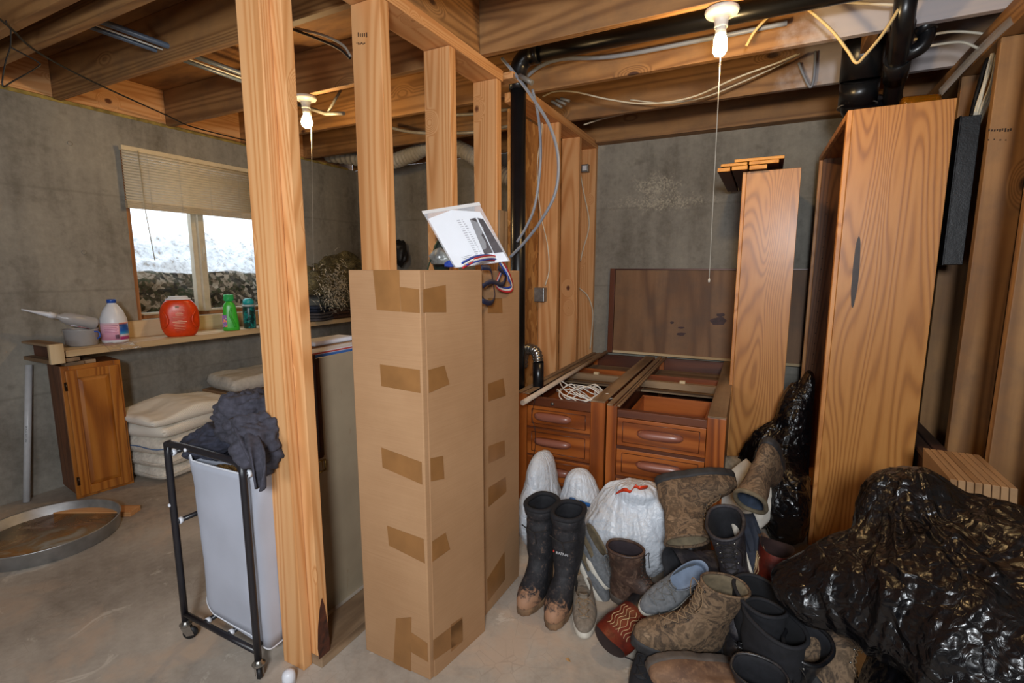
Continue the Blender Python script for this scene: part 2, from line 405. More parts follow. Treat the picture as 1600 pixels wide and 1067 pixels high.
gl = MB(); hbox(gl, XW - .088, XW - .084, WY0 + .02, 1.735, WZ0 + .02, WZ1 - .02); hbox(gl, XW - .094, XW - .090, 1.775, WY1 - .02, WZ0 + .02, WZ1 - .02)
win_piece('glass', gl, M['glass'], wnd)
# jamb board at the near side of the opening
struct(hbox(MB(), XW - .07, XW - .002, WY0, WY0 + .018, WZ0, WZ1 - .01), 'trim_8', M['jamb'])
# outside: leaf litter under snow, banked against the window
m = Mt('leaf_litter'); v = m.coords((1,1,1), rnd=False)
n1 = m.noise(v, 14, 8, .75, 1.5); vc = m.voro(v, 26, 'F1', 'Color'); sc_ = m.n('SeparateColor'); m.l(vc, sc_.inputs[0])
f = m.math('ADD', m.math('MULTIPLY', n1, .6), m.math('MULTIPLY', sc_.outputs[0], .4))
m.base(m.ramp(f, [(.3, '1c1a10'), (.42, '4b402a'), (.5, '33451f'), (.56, '83705a'), (.68, 'cfc3b0')])); m.rough(.9); m.bump(f, 1, .05); M['litter'] = m.m
m = Mt('snow'); v = m.coords((1,1,1), rnd=False); n1 = m.noise(v, 16, 8, .75)
m.base(m.ramp(n1, [(.36, '8b7a66'), (.44, 'cfd2d6'), (.55, 'f4f8fc')])); m.rough(.7); m.bump(n1, .6, .03); M['snow'] = m.m
def bank(u, v_):
    y = (.2 + u * 3.4) * S; t = v_
    x = (XW - .22 - .05 * t - .12 * t * t) * S; z = (.45 + t * .53) * S
    n = noise.fractal(V((y * 3, z * 3, 1)), 1, 2, 5) * .05
    n2 = noise.fractal(V((y * 11, z * 11, 4)), 1, 2, 3) * .03
    return (x + n + n2, y, z + n * .6)
tag(MB().grid(bank, 150, 40).build('leaf_bank', M['litter']), 'bank of dead leaves and dirt pressed against the outside of the window', 'leaves', kind='stuff')
def snow(u, v_):
    y = (.2 + u * 3.4) * S; t = v_
    x = (XW - .42 - .9 * t) * S; z = (.90 + .34 * t + .03 * math.sin(y * 2.1)) * S
    n = noise.fractal(V((y * 4, x * 4, 9)), 1, 2, 5) * .10 + noise.fractal(V((y * 14, x * 14, 2)), 1, 2, 3) * .04
    return (x, y, z + n)
tag(MB().grid(snow, 150, 60).build('snow_bank', M['snow']), 'snow lying on top of the leaf bank outside the window', 'snow', kind='stuff')
# ---------------------------------------------------------------- joists
def joist(y1, label, x0=XW - .03, x1=XR + .02, th=.028, mat=None):
    return box_thing('ceiling_joist', h(x0, y1 - th, ZC), h(x1, y1, ZT - .001), mat or M['joist_x'], label, 'joist', bevel=.003)
m = Mt('joist_white'); # wood joists with whitish flash glare put into the colour toward the service corner
def overspray(name, x0, x1, seed):  # puts whitish flash glare into the joist colour, no real overspray
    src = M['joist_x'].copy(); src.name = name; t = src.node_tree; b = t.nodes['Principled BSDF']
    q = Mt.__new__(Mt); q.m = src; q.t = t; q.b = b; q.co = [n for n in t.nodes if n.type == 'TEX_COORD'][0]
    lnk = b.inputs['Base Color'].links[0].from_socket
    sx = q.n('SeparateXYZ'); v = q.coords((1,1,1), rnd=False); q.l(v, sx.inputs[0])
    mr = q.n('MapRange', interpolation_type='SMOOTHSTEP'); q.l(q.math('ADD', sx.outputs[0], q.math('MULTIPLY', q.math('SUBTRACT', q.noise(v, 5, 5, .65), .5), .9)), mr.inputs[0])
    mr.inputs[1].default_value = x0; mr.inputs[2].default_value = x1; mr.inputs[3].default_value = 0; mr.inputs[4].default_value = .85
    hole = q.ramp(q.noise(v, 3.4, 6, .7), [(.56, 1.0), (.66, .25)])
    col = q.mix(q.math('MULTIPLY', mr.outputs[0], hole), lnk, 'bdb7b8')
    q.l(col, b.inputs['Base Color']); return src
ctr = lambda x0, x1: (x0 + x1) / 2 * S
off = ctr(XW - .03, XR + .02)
M['joist_glare'] = overspray('joist_overspray', -.12 - off, .25 - off, 1)  # flash glare in the colour, not overspray
joist(.790, 'floor joist overhead nearest the camera at the top left corner')
joist(.885, 'second floor joist from the top left corner, doubled close to the first')
joist(1.165, 'floor joist overhead carrying the pair of blue-grey pipes, left of the double post')
joist(1.630, 'floor joist that both bare bulbs hang from')
joist(2.045, 'floor joist just beyond the bulbs, with glare in its colour toward the right end', mat=M['joist_glare'])
joist(2.50, 'floor joist nearest the back wall, with glare in its colour toward the right end', mat=M['joist_glare'])
box_thing('blocking', h(-.975, 1.166, ZC + .001), h(-.945, 1.601, ZT - .001), M['joist_y'], 'short wood blocking between two joists above the stud wall top plate', 'blocking', bevel=.002)
box_thing('blocking', h(.235, 2.046, ZC + .001), h(.265, 2.471, ZT - .001), M['joist_y'], 'short wood blocking between joists left of the large black drain pipe', 'blocking', bevel=.002)
# blocking seen above the window wall
for i, (a, b) in enumerate([(.886, 1.136), (1.166, 1.601), (1.631, 2.016), (2.046, 2.471)]):
    box_thing('blocking', h(XW - .025, a, ZC + .008), h(XW + .003, b, ZT - .001), M['fir_y'],
              ['orange wood blocking above the window wall, nearest the camera', 'orange wood blocking above the window wall, over the near half of the blind',
               'orange wood blocking above the window wall, just left of the double post', 'orange wood blocking above the window wall, nearest the far corner'][i], 'blocking', bevel=.002)
# ---------------------------------------------------------------- centre stud wall
XS = -.94
def stud(x0, x1, y0, y1, z0, z1, label, mat=None, name='wall_stud', M4=None):
    return box_thing(name, h(x0, y0, z0), h(x1, y1, z1), mat or M['fir_z'], label, 'stud', bevel=.003)
stud(-1.046, -.972, .752, .7785, 0, ZC, 'front board of the doubled post at left centre, shorter edge than the one behind')
p2 = stud(-1.042, XS, .779, .808, .029, 1.699, 'rear board of the doubled post, with a dark knot hole near the floor')
kn = MB(); 
pts = []
kz = [.03, .06, .11, .16, .185]; kw = [.019, .021, .017, .009, .001]
for z, w_ in zip(kz, kw): pts.append((z, w_))
k0 = MB()
for (z, w_), (z2, w2) in zip(pts[:-1], pts[1:]):
    pass
ringA = [h(XS + .0006, .7925 - w_, z) for z, w_ in pts] + [h(XS + .0006, .7925 + w_ * .75, z) for z, w_ in pts[::-1]]
ringB = [p - V((.002, 0, 0)) for p in ringA]
ko = MB().loft([ringB, ringA], smooth=False)
M['knothole'] = plain('knot_hole', '5a2c16', .8, .5, bump=1, scale=40)
o = ko.build('knot_hole', M['knothole']); o.parent = p2; o.location = -p2.location
stud(-1.042, XS, 1.086, 1.120, .029, 1.699, 'tall bare stud with two round knots, standing just behind the cardboard box')
stud(-1.042, XS, 1.405, 1.439, .029, 1.699, 'bare stud behind the plastic bag of papers, second right of the double post')
stud(-1.042, XS, 1.712, 1.748, .029, 1.699, 'bare stud left of the black vertical pipe')
box_thing('bottom_plate', h(-1.046, .752 + .027, 0), h(XS + .002, 1.85, .0285), M['oldwood_y'], 'worn wooden bottom plate of the stud wall on the floor beside the box', 'plate', bevel=.003)
box_thing('top_plate', h(-1.044, .752 + .0275, 1.70), h(XS + .002, 1.76, ZC - .001), M['fir_y'], 'wooden top plate of the stud wall, above the near studs', 'plate', bevel=.003)
box_thing('top_plate', h(-1.044, 1.97, 1.70), h(XS + .002, YB - .002, ZC - .001), M['fir_y'], 'wooden top plate beyond the black pipe, running to the back wall', 'plate', bevel=.003)
box_thing('wood_block', h(-.99, 1.775, 1.715), h(-.905, 1.83, ZC - .001), M['fir_y'], 'short wood offcut nailed beneath the joist beside the black pipe elbow', 'wood block', bevel=.002)
box_thing('wood_strip', h(-.938, 1.715, 1.0), h(-.93, 1.775, 1.225), M['oldwood_z'], 'short grey board fixed to the stud left of the black pipe', 'board', bevel=.002)
stud(-1.042, XS, 2.33, 2.362, .029, 1.699, 'stud with dark knots right beside the OSB panel, carrying the junction box')
stud(-1.042, XS, 2.63, 2.664, .029, 1.699, 'stud between the junction box stud and the back wall corner')
stud(-1.042, XS, YB - .034, YB - .002, .029, 1.699, 'last stud of the centre wall, tight against the back wall, with the switch box')
box_thing('bottom_plate', h(-1.044, 1.86, 0), h(XS + .002, YB - .002, .0285), M['fir_y'], 'wooden bottom plate of the stud wall hidden behind the drawers', 'plate', bevel=.003)
o = box_thing('osb_panel', h(-1.056, 2.02, .03), h(-1.045, 2.94, 1.69), M['osb'], 'strand board panel on the far side of the stud wall behind the black pipe', 'panel', bevel=.001)
# dark seams across the strand board
# ---------------------------------------------------------------- right stud wall
for y, lab in ((1.70, 'nearest bare stud at the right edge of the photo'), (2.02, 'right wall stud with ink stamps, right of the black electrical panel'),
               (2.353, 'shaded right wall stud behind the black electrical panel'), (2.67, 'right wall stud nearest the back corner behind the bookcase')):
    stud(.557, .65, y, y + .03, .03, 1.664, lab, mat=M['joist_z'])
stud(.557, .65, 1.38, 1.41, .03, 1.664, 'right wall stud beside the big black bag, at the picture edge', mat=M['joist_z'])
box_thing('top_plate', h(.555, .6, 1.666), h(.655, YB - .04, ZC - .002), M['joist_y'], 'double top plate of the right stud wall', 'plate', bevel=.003)
box_thing('bottom_plate', h(.555, .6, 0), h(.655, YB - .002, .0285), M['joist_y'], 'bottom plate of the right stud wall hidden behind the black bag', 'plate', bevel=.003)
# ---------------------------------------------------------------- light fixtures
M['porcelain'] = plain('porcelain', 'ece8e0', .3, .03)
def emis(name, c, st):
    t = Mt(name); t.base(c); t.b.inputs['Emission Color'].default_value = lin(c); t.b.inputs['Emission Strength'].default_value = st; return t.m
M['bulb'] = emis('bulb_glow', 'ffdf9e', 60)
M['cord_white'] = plain('white_cord', 'cfc9ba', .6, .1)
def lampholder(p, label, power, endz, endp, kind):
    L = thing('ceiling_light', label, 'light', p)
    MB().lathe([(0, 0), (.062, 0), (.064, -.008), (.058, -.018), (.04, -.024), (.028, -.03), (.024, -.055), (.026, -.06), (.024, -.066), (0, -.066)], 32).build('lamp_base', M['porcelain'], L)
    if kind:
        MB().lathe([(.0, -.062), (.019, -.064), (.021, -.088), (.0, -.09)], 24).build('lamp_socket', M['porcelain'], L)
        MB().lathe([(0, -.088), (.018, -.09), (.024, -.105), (.026, -.15), (.018, -.165), (0, -.168)], 24).build('bulb', M['bulb'], L)
        lz = -.128
    else:
        MB().lathe([(.0, -.062), (.021, -.064), (.021, -.088), (.016, -.10), (0, -.10)], 24).build('lamp_socket', M['porcelain'], L)
        MB().lathe([(0, -.098), (.016, -.10), (.027, -.12), (.033, -.142), (.027, -.164), (.012, -.174), (0, -.175)], 24).build('bulb', M['bulb'], L)
        lz = -.14
    l = bpy.data.lights.new('bulb_light', 'POINT'); l.energy = power; l.color = (1.0, .66, .30); l.shadow_soft_size = .03
    o = bpy.data.objects.new('bulb_light', l); COL.objects.link(o); o.parent = L; o.location = (0, 0, lz - .06)
    c = MB().tube([(0, .03, -.02), (0.0, .034, -.1), (endp[0] - p[0], endp[1] - p[1], endz - p[2])], .0016, 6)
    c.lathe([(0, -.012), (.004, -.01), (.005, 0), (.002, .006), (0, .006)], 8, c=(endp[0] - p[0], endp[1] - p[1], endz - p[2]))
    c.build('pull_cord', M['cord_white'], L)
pA = onz(1128, 12, 1.742 * S); pA.z = ZC * S - .001; pA.y = 1.655 * S
lampholder(pA, 'white porcelain lampholder with lit bulb and long pull cord, upper right', 17, hp(1108, 437, Y=1.68).z, hp(1108, 437, Y=1.68), 1)
pB = V((-1.835 * S, 1.62 * S, ZC * S - .001))
lampholder(pB, 'white lampholder with lit round bulb and pull cord, beside the double post', 16, hp(490, 420, Y=1.62).z, hp(490, 420, Y=1.62), 0)

def ink(stud_label, spots, Y=None):
    o = [o for o in bpy.data.objects if o.get('label') == stud_label][0]; mb = MB(); rr = random.Random(9)
    for (x, y, n_, w_, hh) in spots:
        for k in range(n_):
            p = hp(x + k * w_, y + rr.uniform(-1, 1), Y=Y - .0004); dz = hh * rr.uniform(.5, 1); mb.box((p.x - .003, Y * S - .0007, p.z - dz / 2), (p.x + .003 * rr.uniform(.2, 1), Y * S - .0002, p.z + dz / 2))
    c = mb.build('ink_stamp', M['ink']); c.parent = o; c.location = -o.location
M['ink'] = plain('ink', '3a2618', .8)
ink('right wall stud with ink stamps, right of the black electrical panel', [(1546, 203, 9, 4.2, .015), (1545, 218, 4, 9, .008)], Y=2.02)
ink('tall bare stud with two round knots, standing just behind the cardboard box', [(560, 54, 5, 3.2, .022), (558, 68, 6, 2.4, .008)], Y=1.086)
# ================================================================ LEFT ROOM
# ---------------------------------------------------------------- venetian blind
M['blind'] = plain('blind_slat', 'd6c7ab', .45, .05); M['blind_rail'] = plain('blind_rail', 'd9c8a8', .45, .06)
bx = (XW + .035) * S
bl = thing('venetian_blind', 'cream venetian blind half lowered over the basement window', 'blind', h(XW + .035, 1.74, 1.30))
by0, by1 = 1.362 * S, 2.15 * S
sl = MB(); nz_ = 18
for i in range(nz_):
    z = (1.338 + (1.565 - 1.338) * i / (nz_ - 1)) * S
    t_ = .0125; a = math.radians(54)
    for k in range(3):
        u0, u1 = -1 + 2 * k / 3, -1 + 2 * (k + 1) / 3
        f_ = lambda u: (bx + u * t_ * math.cos(a) + .006 * (1 - u * u), z - u * t_ * math.sin(a))
        (xa, za), (xb, zb) = f_(u0), f_(u1)
        sl.add([(xa, by0, za), (xa, by1, za), (xb, by1, zb), (xb, by0, zb)], [(0, 1, 2, 3)], True)
wbuild(sl, 'slats', M['blind'], bl, solid=.0008)
hr = MB().box((bx - .016, by0 - .004, 1.570 * S), (bx + .018, by1, 1.592 * S)); wbuild(hr, 'headrail', M['blind_rail'], bl, bevel=.002)
br = MB()
for k in range(7): br.box((bx - .014, by0, (1.298 + k * .0052) * S), (bx + .014, by1, (1.298 + k * .0052 + .0034) * S))
wbuild(br, 'bottom_rail', M['blind_rail'], bl, bevel=.001)
wd = MB().tube([(bx + .03, 1.425 * S, 1.575 * S), (bx + .032, 1.43 * S, 1.3 * S), (bx + .03, 1.452 * S, 1.045 * S)], .0028, 6)
wbuild(wd, 'tilt_wand', plain('wand', 'b0a890', .3, .05), bl)
for yy in (1.47, 1.62, 1.78, 1.95):
    wbuild(MB().tube([(bx + .015, yy * S, 1.585 * S), (bx + .016, yy * S, 1.30 * S)], .0012, 4), 'ladder_cord', M['cord_white'], bl)
# ---------------------------------------------------------------- shelf and back board
box_thing('shelf', h(XW + .002, .975, .632), h(-2.61, 2.75, .660), M['raw_y'], 'long pale board shelf under the basement window', 'shelf', bevel=.003)
box_thing('shelf_backboard', h(XW + .002, 1.19, .6602), h(XW + .032, 2.6, .742), M['raw_y'], 'pale upright board behind the bottles, below the window glass', 'board', bevel=.002)
tr = thing('wooden_tray', 'shallow wooden tray frame turned on its side at the near end of the shelf', 'wooden tray', h(-2.73, .94, .612))
mb = MB(); hbox(mb, XW + .01, -2.606, .915, 1.02, .612, .628); hbox(mb, XW + .01, -2.606, .915, .97, .684, .694); wbuild(mb, 'rails', M['oldwood_x'], tr, bevel=.002)
mb = MB(); hbox(mb, -2.605, -2.585, .915, .962, .612, .694); wbuild(mb, 'end_board', M['raw_z'], tr, bevel=.002)
mb = MB(); hbox(mb, XW + .03, -2.606, .945, .96, .6285, .6835); wbuild(mb, 'side_board', M['trimdark'], tr, bevel=.001)
# ---------------------------------------------------------------- cabinet
a0, a1 = V((-2.632, .957, 0)) * S, V((-2.605, 1.165, 0)) * S
cx_ = (a1 - a0).normalized(); W_ = (a1 - a0).length; cy_ = V((-cx_.y, cx_.x, 0)); D_ = .185 * S; Hc = .592 * S
CM = Matrix(((cx_.x, cy_.x, 0, a0.x), (cx_.y, cy_.y, 0, a0.y), (0, 0, 1, .0), (0, 0, 0, 1)))
cab = thing('wall_cabinet', 'small oak wall cabinet with one panel door standing under the shelf', 'cabinet', M=CM)
mb = MB(); mb.box((0, .019, .03), (.014, D_, Hc)); mb.box((W_ - .014, .019, .03), (W_, D_, Hc)); mb.box((.014, .019, .03), (W_ - .014, D_, .045)); mb.box((.014, .019, Hc - .015), (W_ - .014, D_, Hc)); mb.box((.014, D_ - .006, .045), (W_ - .014, D_, Hc - .015))
mb.build('body', M['cab_side'], cab, bevel=.001)
mb = MB(); mb.box((0, 0, 0.0), (.034, .019, Hc)); mb.box((W_ - .034, 0, 0.0), (W_, .019, Hc)); mb.box((.034, 0, Hc - .03), (W_ - .034, .019, Hc)); mb.box((.034, 0, 0), (W_ - .034, .019, .034))
mb.build('face_frame', M['cab_oak'], cab, bevel=.002)
dr = empty('door'); dr.parent = cab; dr.location = (.016, -.0205, .02)
dw, dh = W_ - .032, Hc - .045
mb = MB()
mb.box((0, 0, 0), (.05, .019, dh)); mb.box((dw - .05, 0, 0), (dw, .019, dh)); mb.box((.05, 0, 0), (dw - .05, .019, .05)); mb.box((.05, 0, dh - .05), (dw - .05, .019, dh))
i0, i1 = (.05, .012, .05), (dw - .05, .016, dh - .05)
d_ = mb.build('door_frame', M['cab_oak'], dr, bevel=.0025)
mb = MB(); e_ = .022
mb.hexa([(.05, .012, .05), (dw-.05, .012, .05), (dw-.05, .018, .05), (.05, .018, .05)], [(.05, .012, dh-.05), (dw-.05, .012, dh-.05), (dw-.05, .018, dh-.05), (.05, .018, dh-.05)])
pv = [(.05+e_*k_, .012 - .009*k_, .05+e_*k_) for k_ in (0, 1)]
mb.add([(.05,.012,.05),(dw-.05,.012,.05),(dw-.05,.012,dh-.05),(.05,.012,dh-.05),(.05+e_,.003,.05+e_),(dw-.05-e_,.003,.05+e_),(dw-.05-e_,.003,dh-.05-e_),(.05+e_,.003,dh-.05-e_)],
       [(0,1,5,4),(1,2,6,5),(2,3,7,6),(3,0,4,7),(4,5,6,7)])
mb.build('door_panel', M['cab_oak'], dr)
M['bronze'] = plain('dark_bronze', '4a3524', .35, .2, Metallic=.8)
for z in (.09, Hc - .14):
    mb = MB().box((.004, -.024, z), (.015, -.019, z + .05)); mb.lathe([(0,0),(.004,0),(.004,.05),(0,.05)], 10, c=(.013, -.024, z))
    mb.build('hinge', M['bronze'], cab)
for (u, wd_, lab) in ((.02, .15, 'wood offcut on top of the small oak cabinet, nearer the wall'), (.115, .09, 'wood offcut on top of the small oak cabinet, nearer its door')):
    o = MB().box((u, -.01 if u < .1 else .01, Hc + .0005), (u + wd_ * .6, .20 if u < .1 else .18, Hc + .021)).build('wood_offcut', M['oldwood_x'], bevel=.002); o.matrix_world = CM; tag(o, lab, 'wood block')
# ---------------------------------------------------------------- leaning PVC pipe
b0 = hp(42, 785, z=0); b0 = V((-2.80 * S, .850 * S, 0)); t0 = onx(45, 570, -2.835 * S)
b0 = onx(42, 787, -2.80 * S); b0.z = 0.001
M['pvc'] = plain('pvc', 'c6c9cc', .35, .05)
pv = thing('pvc_pipe', 'grey-white plastic pipe leaning against the concrete wall beside the oak cabinet', 'pipe', b0)
n_ = (t0 - b0).normalized()
mb = MB(); rp = .0165
prof = []; P0 = V((0,0,0)); P1 = t0 - b0
rings = []; 
uu = n_.orthogonal().normalized(); vv = n_.cross(uu)
rg = lambda c, r: [c + (uu * math.cos(2*math.pi*k/18) + vv * math.sin(2*math.pi*k/18)) * r for k in range(18)]
mb.loft([rg(P0, rp), rg(P1, rp), rg(P1, rp - .003), rg(P1 - n_ * .08, rp - .003)], cap=True); mb.build('tube', M['pvc'], pv)
tm = frame(n_, V((.8, -.6, 0)), P1 * .5 + V((.8, -.6, .0)).normalized() * (rp + .0004))
tm2 = Matrix.Translation(P1 * .42) @ Matrix(((n_.x, 0, 0, 0), (n_.y, 0, 0, 0), (n_.z, 0, 0, 0), (0, 0, 0, 1)))
text_part('PVC 1120  SCH 40', .012, tm, plain('pipe_print', '44484c', .5), pv)
# ---------------------------------------------------------------- round metal pan with dirty water
pc = V((-2.326, .747, 0)) * S
M['galv'] = plain('galvanised_metal', 'c6c8ca', .42, .15, bump=.1, scale=18, Metallic=.85)
pan = thing('drain_pan', 'large round shallow metal pan holding brown murky water', 'pan', pc)
R_ = .215 * S
MB().lathe([(0, .0), (R_ - .015, 0), (R_ - .004, .006), (R_, .07), (R_ + .005, .074), (R_ + .003, .078), (R_ - .004, .074), (R_ - .008, .012), (R_ - .018, .006), (0, .006)], 72).build('pan_body', M['galv'], pan)
m = Mt('murky_water'); v = m.coords((1,1,1), rnd=False); n1 = m.noise(v, 5, 6, .6, .8)
m.base(m.ramp(n1, [(.4, '8a8478'), (.48, '7a6347'), (.58, '8b5f2f'), (.7, '9c8d76')])); m.rough(m.ramp(n1, [(.4, .5), (.6, .08)])); M['murk'] = m.m
MB().lathe([(0, .0065), (R_ - .012, .0065), (R_ - .009, .024), (0, .024)], 64).build('water', M['murk'], pan)
for (dx, dy, w_, l_, rz, lab) in ((-.05, .205, .05, .28, .5, 'scrap of lumber on the floor between the metal pan and the oak cabinet'),):
    c = pc + V((dx, dy, 0)) * S
    o = MB().box((-l_, -w_, 0), (l_ * .6, w_ * .6, .03)).build('scrap_board', M['fir_x'], bevel=.002); o.location = c; o.rotation_euler.z = rz; tag(o, lab, 'board')
# ---------------------------------------------------------------- cushions and pillows
M['cream'] = plain('cream_fabric', 'e9e2d4', .9, .12, bump=.4, scale=60)
m = Mt('memory_foam_knit'); v = m.coords((1,1,1), rot=(0,0,.7)); w1 = m.n('TexChecker'); w1.inputs['Scale'].default_value = 90; m.l(v, w1.inputs['Vector'])
wv_ = m.n('TexWave'); wv_.inputs['Scale'].default_value = 45; m.l(v, wv_.inputs['Vector'])
m.base(m.mix(m.math('MULTIPLY', wv_.outputs['Fac'], .3), 'f1ebdf', 'dcd2c0')); m.rough(.9); m.bump(wv_.outputs['Fac'], .5, .004); M['knit'] = m.m
M['greyfab'] = plain('grey_pillow_fabric', 'c3bfb6', .9, .1, bump=.3, scale=40)
def pillow(mb, w, d, t, wave=0, seed=0, nu=36, nv=28, droop=0, power=.5, crease=.012):
    """closed pillow with soft edges centred at the origin, z=0 at its underside"""
    top = []; 
    def prof(u, v, s):
        e = max(0, (1 - abs(u) ** 5)) ** power * max(0, (1 - abs(v) ** 5)) ** power
        n = noise.fractal(V((u * 1.8 + seed, v * 1.8, seed)), 1, 2, 3) * crease * e
        c = wave * math.cos(v * 4.2) * e
        return t / 2 + s * (t / 2) * e + (n + c if s > 0 else 0) - droop * (abs(u) ** 3) 
    for s in (1, -1):
        mb.grid(lambda a, b: (w / 2 * (2*a-1) * (1 - .03 * (2*b-1) ** 4), d / 2 * (2*b-1) * (1 - .03 * (2*a-1) ** 4), prof(2*a-1, 2*b-1, s)), nu, nv)
    return mb
def place(o, p, rz=0, rx=0, ry=0): o.location = p; o.rotation_euler = (rx, ry, rz); return o
cc = V((-2.650, 1.40, 0)) * S
zt = 0.0
labs = ['flattened cream cushion on the floor at the bottom of the pillow stack', 'flattened cream cushion in the middle of the stack beside the oak cabinet', 'cream cushion with blue piping, third up in the stack']
for i, tt in enumerate((.095, .095, .12)):
    c_ = thing('seat_cushion', labs[i], 'cushion', cc + V((.012 * i, -.01 * i, zt)), 'cream cushions stacked under the shelf'); c_.rotation_euler = (0, 0, .12 + .03 * i)
    pillow(MB(), .46, .56, tt, seed=i * 3.3, crease=.02, power=.28).build('cushion_body', M['cream'], c_, weld=True)
    pts = [(.228 * sx, .278 * sy, tt * .55) for sx, sy in ((1, -1), (1, 0), (1, 1), (0, 1.0), (-1, 1), (-1, 0), (-1, -1), (0, -1))]
    MB().tube(pts, .004, 6, sm=6, closed=True).build('piping', plain('blue_piping', '5d7ba8', .8) if i == 2 else M['cream'], c_)
    zt += tt * .92
pk = lambda z, y, x, rz, nm, lab, w, d, t, wv, mat, ry=0, rx=0: tag(place(pillow(MB(), w, d, t, wave=wv, seed=z, power=.22).build(nm, mat, weld=True), V((x * S, y * S, z)), rz, rx, ry), lab, 'pillow')
pk(zt + .005, 1.40, -2.60, .22, 'foam_pillow', 'ribbed memory foam pillow directly below the topmost foam pillow', .38, .60, .10, .012, M['knit'], ry=-.02)
pk(zt + .098, 1.385, -2.595, .1, 'foam_pillow', 'wavy cream memory foam pillow on top of the pillow stack', .42, .62, .085, .02, M['knit'], ry=.05)
pk(.33 * S, 1.82, -2.64, -.1, 'bed_pillow', 'grey-white pillow behind the foam pillows, partly hidden by the dark clothes', .40, .5, .12, 0, M['greyfab'])
o = box_thing('storage_box', h(-2.83, 1.65, 0), h(-2.45, 1.98, .325), M['card'], 'low box on the floor under the grey-white pillow', 'box')
# ---------------------------------------------------------------- things on the shelf
zs = .6605 * S
# bleach jug
jl = V((-2.70 * S, 1.20 * S, zs))
M['hdpe'] = plain('white_plastic', 'dfe2ea', .35, .03); M['bluecap'] = plain('blue_cap', '1f4fae', .35, .05)
jug = thing('bleach_jug', 'white plastic jug with blue cap and pink label on the shelf', 'jug', jl)
MB().lathe([(0, 0), (.060, 0), (.068, .008), (.070, .02), (.070, .135), (.067, .155), (.05, .205), (.03, .235), (.021, .248), (.021, .256), (0, .256)], 40).build('bottle', M['hdpe'], jug)
MB().lathe([(0, .25), (.024, .25), (.024, .268), (.022, .272), (0, .272)], 28).build('cap', M['bluecap'], jug)
def wrap(mb, r, a0_, a1_, z0, z1, n=20, th=.0012):
    rin, rout = [], []
    for k in range(n + 1):
        a = a0_ + (a1_ - a0_) * k / n; c, s_ = math.cos(a), math.sin(a)
        rin.append([(r * c, r * s_, z0), ((r + th) * c, (r + th) * s_, z0), ((r + th) * c, (r + th) * s_, z1), (r * c, r * s_, z1)])
    mb.loft([[V(p) for p in q] for q in rin]); return mb
va = math.atan2(-jl.y, -jl.x)            # direction from the jug towards the room
m = Mt('jug_label'); v = m.coords((1,1,1), rnd=False); sx = m.n('SeparateXYZ'); m.l(v, sx.inputs[0])
m.base(m.ramp(m.math('MULTIPLY', sx.outputs[2], 5.5), [(.1, 'e39ab9'), (.6, 'e8b9cc'), (.72, 'd9c3d6')])); m.rough(.4); M['juglabel'] = m.m
wrap(MB(), .0706, va - 1.3, va + .35, .022, .128).build('label', M['juglabel'], jug)
m = Mt('jug_label_front'); v = m.coords((1,1,1), rnd=False); sx = m.n('SeparateXYZ'); m.l(v, sx.inputs[0])
m.base(m.ramp(m.math('MULTIPLY', sx.outputs[2], 7), [(.1, 'd63a86'), (.27, 'd84f93'), (.34, 'f2f2f6'), (.42, '3c9fdc'), (.55, '1d5db4'), (.8, '16488f'), (.9, 'ef8a3e')])); m.rough(.4)
wrap(MB(), .0708, va + .36, va + 1.3, .022, .128).build('front_label', m.m, jug)
tx = plain('white_print', 'f3eef0', .5)
bc = MB()
for k in range(9): wrap(bc, .0722, va + .02 + k * .03, va + .034 + k * .03, .03, .055, 1)
bc.build('barcode', plain('black_print', '2a2326', .5), jug)
lt = MB()
for k, z in enumerate((.112, .10, .09, .08, .07, .062)): wrap(lt, .0722, va - .75, va + .25 - .1 * (k % 2), z, z + .002, 12)
lt.build('print_lines', plain('label_print', 'c27297', .5), jug)
# pod tub
ol = V((-2.665 * S, 1.475 * S, zs)); va = math.atan2(-ol.y, -ol.x)
OM = Matrix.Translation(ol) @ Matrix.Rotation(va + math.pi / 2, 4, 'Z')     # local -y? faces the room: x across
M['orange'] = plain('orange_plastic', 'dd4312', .28, .1); 
tub = thing('detergent_tub', 'rounded orange plastic detergent tub with white lid and printed back label', 'detergent tub', M=OM)
rings = []
for i in range(19):
    t_ = i / 18; z = .25 * t_
    hw = .115 * (1 - .38 * abs((t_ - .48) / .52) ** 3)
    if t_ < .001: hw *= .96
    hd = .055 * (1 - .25 * abs(2 * t_ - 1) ** 4)
    rings.append([V((hw * math.copysign(abs(math.cos(a)) ** .75, math.cos(a)), hd * math.copysign(abs(math.sin(a)) ** .8, math.sin(a)), z)) for a in [2*math.pi*k/40 for k in range(40)]])
MB().loft(rings).build('tub_body', M['orange'], tub)
MB().lathe([(0, .2505), (.074, .2505), (.074, .258), (.058, .262), (.056, .274), (0, .275)], 36, sy=.55).build('lid', M['hdpe'], tub)
for s_ in (1, -1):
    mb = MB(); path = [(s_ * .094, -.048, .175), (s_ * .078, -.062, .15), (s_ * .070, -.064, .115), (s_ * .078, -.062, .085), (s_ * .092, -.048, .065)]
    mb.tube(path, .006, 8, sm=5); mb.build('grip', M['orange'], tub)
lm = MB()
rr = random.Random(3)
for k in range(16):
    z = .208 - k * .0108; wdt = .044 * (.5 + .5 * rr.random()); 
    if k in (4, 9): wdt = .015
    lm.box((-wdt, -.0572, z), (wdt * .9, -.0562, z + .0022 + (.003 if k in (5, 10) else 0)))
lm.box((-.022, -.0574, .196), (.002, -.0562, .214)); lm.build('label_print', plain('pale_print', 'f0b28e', .5), tub)
bb = MB()
for k in range(8): bb.box((-.021 + k * .0028, -.0582, .198), (-.0197 + k * .0028, -.0573, .212))
bb.build('barcode', plain('bar_print', '3a2f40', .5), tub)
